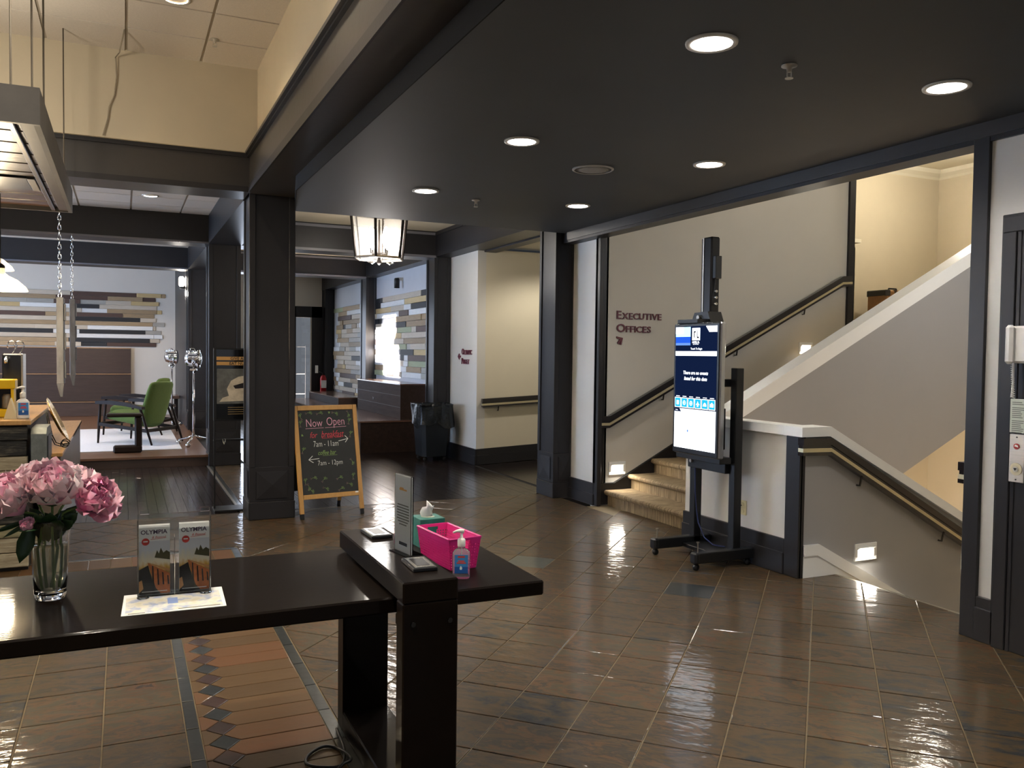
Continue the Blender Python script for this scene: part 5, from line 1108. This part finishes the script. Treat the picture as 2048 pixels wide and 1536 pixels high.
MB().prism([(6.86, .77), (6.90, .74), (7.28, .74), (7.30, .78), (7.30, .98), (7.24, 1.03), (6.92, 1.03), (6.86, .99)], -.597, -.50, 'x').build('shell', GAL, t); MB().box(-.498, -.492, 6.92, 7.24, .80, .97).build('face', mat('dark patina', '3b3d3f', .4, .5), t)
BN = thing('bench_counter', 'lower honey wood counter behind the coffee bar end', 'counter', (-.56, 8.9, 0)); MB().rbox(-.595, -.425, 7.32, 10.6, .77, .80, .004).build('top', LTWOOD, BN); MB().box(-.59, -.44, 7.35, 10.58, 0, .77).build('body', mat('grey brown bench side', '6a5d50', .4, var=.1), BN)
MB().rbox(-1.2, -.425, 8.82, 10.6, .769, .799, .004).build('return_top', LTWOOD, BN)
CZ = 1.086
sanitizer((-.665, 7.08, CZ), .15, 'white pump bottle with blue label on the coffee bar', 1.28, mat('white bottle', 'e9e9e6', .3))
t = thing('menu_tent', 'small blank cream card tent on the coffee bar', 'card', (-.74, 7.12, CZ)); MB().prism([(-.785, CZ), (-.70, CZ), (-.742, CZ+.15)], 7.06, 7.16).build('card', mat('cream card', 'd9cda9', .6), t)
t = thing('condiment_caddy', 'yellow display caddy on the coffee bar', 'caddy', (-.85, 7.32, CZ)); YEL = mat('yellow enamel', 'e0b80f', .35)
MB().rbox(-1.05, -.74, 7.25, 7.4, CZ, CZ+.06, .006).build('base', YEL, t); MB().rbox(-1.05, -.73, 7.25, 7.42, CZ+.21, CZ+.28, .006).build('shelf', YEL, t); MB().rbox(-1.05, -.74, 7.39, 7.42, CZ+.05, CZ+.22, .004).build('back', BLKPL, t)
for x in (-1.04, -.75): MB().rbox(x-.01, x+.01, 7.26, 7.41, CZ+.05, CZ+.22, .003).build('end', YEL, t)
for k in range(3): MB().lathe([(.03, 0), (.034, .01), (.034, .09), (.02, .11)], 14, (-.97+.09*k, 7.31, CZ+.06)).build('jar', mat('jar %d' % k, ('b8b0a0', '8a5a3a', '6f6a60')[k], .3), t, True)
t = thing('paper_box', 'tan cardboard box on the coffee bar', 'box', (-.93, 7.6, CZ)); MB().rbox(-1.10, -.89, 7.46, 7.66, CZ, CZ+.41, .004).build('carton', mat('tan card', 'b58a5c', .7), t); MB().box(-1.08, -.91, 7.458, 7.46, CZ+.05, CZ+.12).build('print', WHPL, t)
t = thing('coffee_tower', 'dark steel coffee tap tower on the coffee bar', 'coffee machine', (-.79, 7.75, CZ))
MB().rbox(-.86, -.72, 7.66, 7.86, CZ, CZ+.47, .01).build('column', mat('dark steel', '33353a', .25, .8), t); MB().rbox(-.73, -.715, 7.65, 7.87, CZ+.02, CZ+.47, .003).build('side_plate', STEEL, t)
MB().tube([(-.82, 7.66, CZ+.42), (-.82, 7.58, CZ+.44), (-.82, 7.54, CZ+.40)], .012, 8).build('spout', CHROME, t, True)
for k in range(2): MB().tube([(-.80+.05*k, 7.76+.012*math.cos(a)*0, CZ+.47) if a == 0 else (-.80+.05*k+.035*math.sin(a), 7.76, CZ+.50+.035*(1-math.cos(a))) for a in (0, .8, 1.6, 2.4, 3.14, 3.9, 4.7, 5.5)], .005, 6).build('handle_loop', CHROME, t, True)
MB().rbox(-.88, -.70, 7.55, 7.66, CZ, CZ+.02, .003).build('drip_tray', STEEL, t)
t = thing('platter', 'round brass platter leaning on an iron scroll stand', 'platter', (-.505, 7.75, .80))
Mx = Matrix.Translation((-.505, 7.75, 1.02)) @ Euler((0, -.42, 0)).to_matrix().to_4x4() @ Euler((0, PI/2, 0)).to_matrix().to_4x4()
def plc(mb, name, m, sm=True): me = mb.mesh(name); me.transform(Mx); return link(name, me, m, t, sm)
plc(MB().lathe([(.02, .0), (.14, .004), (.185, .022), (.19, .026), (.183, .028), (.14, .012), (.02, .008)], 36), 'dish', mat('gold platter', 'd9ae55', .25, .8))
for s in (-.07, .07):
    b0 = (-.45, 7.75+s, .83)
    MB().tube([(-.43+.03*math.cos(a), 7.75+s, .832+.026*math.sin(a)) for a in [q*.5 for q in range(0, 13)]]+[(-.46, 7.75+s, .815), (-.50, 7.75+s, .83), (-.53, 7.75+s, .9), (-.565, 7.75+s, 1.1)], .005, 6).build('scroll_stand', BLKMET, t, True)
MB().tube([(-.53, 7.68, .9), (-.53, 7.82, .9)], .005, 6).build('stand_bar', BLKMET, t)
# pendants
PGL = bpy.data.materials.new('pendant shade glass'); PGL.use_nodes = True; tt = NT(PGL); bb = tt.n['Principled BSDF']; bb.inputs['Base Color'].default_value = (.95, .88, .75, 1); bb.inputs['Roughness'].default_value = .2; bb.inputs['Alpha'].default_value = .35
bb.inputs['Emission Color'].default_value = lin('ffd89a'); bb.inputs['Emission Strength'].default_value = 5
PB = emat('pendant bulb', 'ffe6bd', 60)
def pendant(x, y, z, label):
    t = thing('pendant_lamp', label, 'pendant lamp', (x, y, z), group='glass pendant lamps over the coffee bar')
    MB().lathe([(.185, 0), (.17, .03), (.11, .085), (.05, .115), (.03, .135), (.03, .17)], 28, (x, y, z), cap=False).build('shade', PGL, t, True)
    MB().lathe([(.01, .0), (.035, .02), (.042, .055), (.03, .09), (.014, .12)], 14, (x, y, z+.005)).build('bulb', PB, t, True); MB().lathe([(.022, .12), (.03, .14), (.03, .19), (.008, .21)], 12, (x, y, z)).build('socket', BLKMET, t, True)
    MB().tube([(x, y, z+.2), (x, y, 2.78)], .004, 6).build('cord', BLKPL, t)
    light('pendant_bulb_light', 'POINT', (x, y, z-.06), 42, (1, .82, .56), shadow_soft_size=.07)
pendant(-.85, 7.55, 2.04, 'glowing glass pendant lamp, the lower one at the left edge'); pendant(-1.0, 8.1, 2.24, 'glowing glass pendant lamp, the higher one at the left edge')
light('pendant_bulb_light', 'POINT', (-1.9, 7.7, 2.15), 42, (1, .78, .48), shadow_soft_size=.07)  # extra bulb light added out of frame, no pendant built around it
# canopy
CN = thing('hanging_canopy', 'suspended dark framed canopy with a rusty plank underside', 'canopy', (-1.3, 6.55, 2.76)); x0, x1, y0, y1, z0, z1 = -2.3, -.385, 5.02, 8.12, 2.75, 2.94
CFR = mat('dark canopy frame', '35322f', .5, var=.2, vscale=5)
MB().box(x0, x1, y0, y0+.03, z0, z1).build('fascia', CFR, CN); MB().box(x0, x1, y1-.03, y1, z0, z1).build('fascia', CFR, CN); MB().box(x1-.03, x1, y0+.03, y1-.03, z0, z1).build('fascia', mat('pale worn fascia', '37342f', .6, var=.3), CN); MB().box(x0, x0+.03, y0+.03, y1-.03, z0, z1).build('fascia', CFR, CN)
MB().box(x0+.03, x1-.03, y0+.03, y1-.03, z0+.06, z1-.01).build('deck', CFR, CN)
RUSTB = ramp_mat('rusty tin board', [(0, '1d140e'), (.5, '35241a'), (1, '4a301e')], rough=.32, scale=5, stretch=(.6, 6, 1), bump=.6, bscale=9, coat=0, rndw=.3)
n_b = 20; dy = (y1-y0-.06)/n_b
for k in range(n_b): MB().rbox(x0+.03, x1-.10, y0+.03+k*dy+.002, y0+.03+(k+1)*dy-.002, z0+.03+.004*(k % 2), z0+.06, .006).build('underside_board', RUSTB, CN)
MB().rbox(x1-.10, x1-.03, y0+.03, y1-.03, z0+.01, z0+.06, .004).build('edge_board', mat('grey brown edge board', '2f2822', .5, var=.2), CN); MB().rbox(x1-.155, x1-.125, y0+.03, y1-.03, z0+.005, z0+.035, .004).build('metal_channel', mat('dull channel', '4b4038', .35, .6), CN)
MB().rbox(-.95, -.60, 6.72, 7.2, z0+.015, z0+.04, .004).build('inset_panel', BLKPL, CN); MB().rbox(-.60, -.55, 6.72, 7.2, z0+.012, z0+.045, .004).build('inset_frame', mat('grey inset frame', '5a5550', .5), CN)
for x, y in ((-.52, 5.08), (-.455, 5.45), (-.42, 5.75), (-.43, 7.8), (-1.9, 5.1), (-1.9, 7.9)): MB().tube([(x, y, z1-.01), (x, y, 4.18)], .006, 6).build('suspension_cable', mat('steel cable', '6b655c', .4, .7), CN)
tag(MB().tube([(.02, 7.6, 4.18), (-.02, 7.8, 4.05), (-.05, 8.10, 4.10), (-.04, 8.115, 3.95), (-.06, 8.115, 3.78), (-.10, 8.115, 3.68), (-.11, 8.115, 3.58), (-.15, 8.11, 3.43)], .006, 6).build('loose_wire', mat('pale wire', '9a8f7c', .6)), 'thin loose wire hanging down the coffer wall', 'wire')
# hanging salvaged ladder rails on chains
OLDW = ramp_mat('grey salvaged wood', [(0, '4c4e54'), (1, '82858c')], rough=.7, scale=6, stretch=(2, 2, .6), bump=.3, coat=0, rndw=.2)
def hanging(x, y, zt, zb, label, w, d):
    t = thing('hanging_rail', label, 'hanging decor', (x, y, zb), 0, 'salvaged wood rails hung on chains')
    MB().rbox(x-w/2, x+w/2, y, y+d, zb+.12, zt, .004).build('rail', OLDW, t); MB().prism([(x-w/2, zb+.12), (x+w/2, zb+.12), (x+w*.3, zb), (x, zb)], y, y+.02).build('tip', OLDW, t)
    for k in range(3): zz = zt-.06-.27*k; MB().rbox(x+w/2, x+w/2+.018, y+.02, y+.07, zz-.16, zz, .004).build('notch_block', OLDW, t)
    b = MB()
    for k in range(int((3.06-zt)/.045)):
        z = zt+.02+k*.045; a = (k % 2)*PI/2; b.tube([(x+.014*math.cos(q)*math.cos(a), y+.02+.014*math.cos(q)*math.sin(a), z+.028*math.sin(q)) for q in [j*PI/4 for j in range(9)]], .004, 5, cap=False)
    b.build('chain', CHROME, t, True); return t
hanging(-.535, 8.95, 2.08, 1.15, 'salvaged wooden rail hanging on a chain, the nearer and longer one', .06, .22); hanging(-.575, 11.9, 2.22, 1.14, 'salvaged wooden rail hanging on a chain, the farther and shorter one', .06, .12)
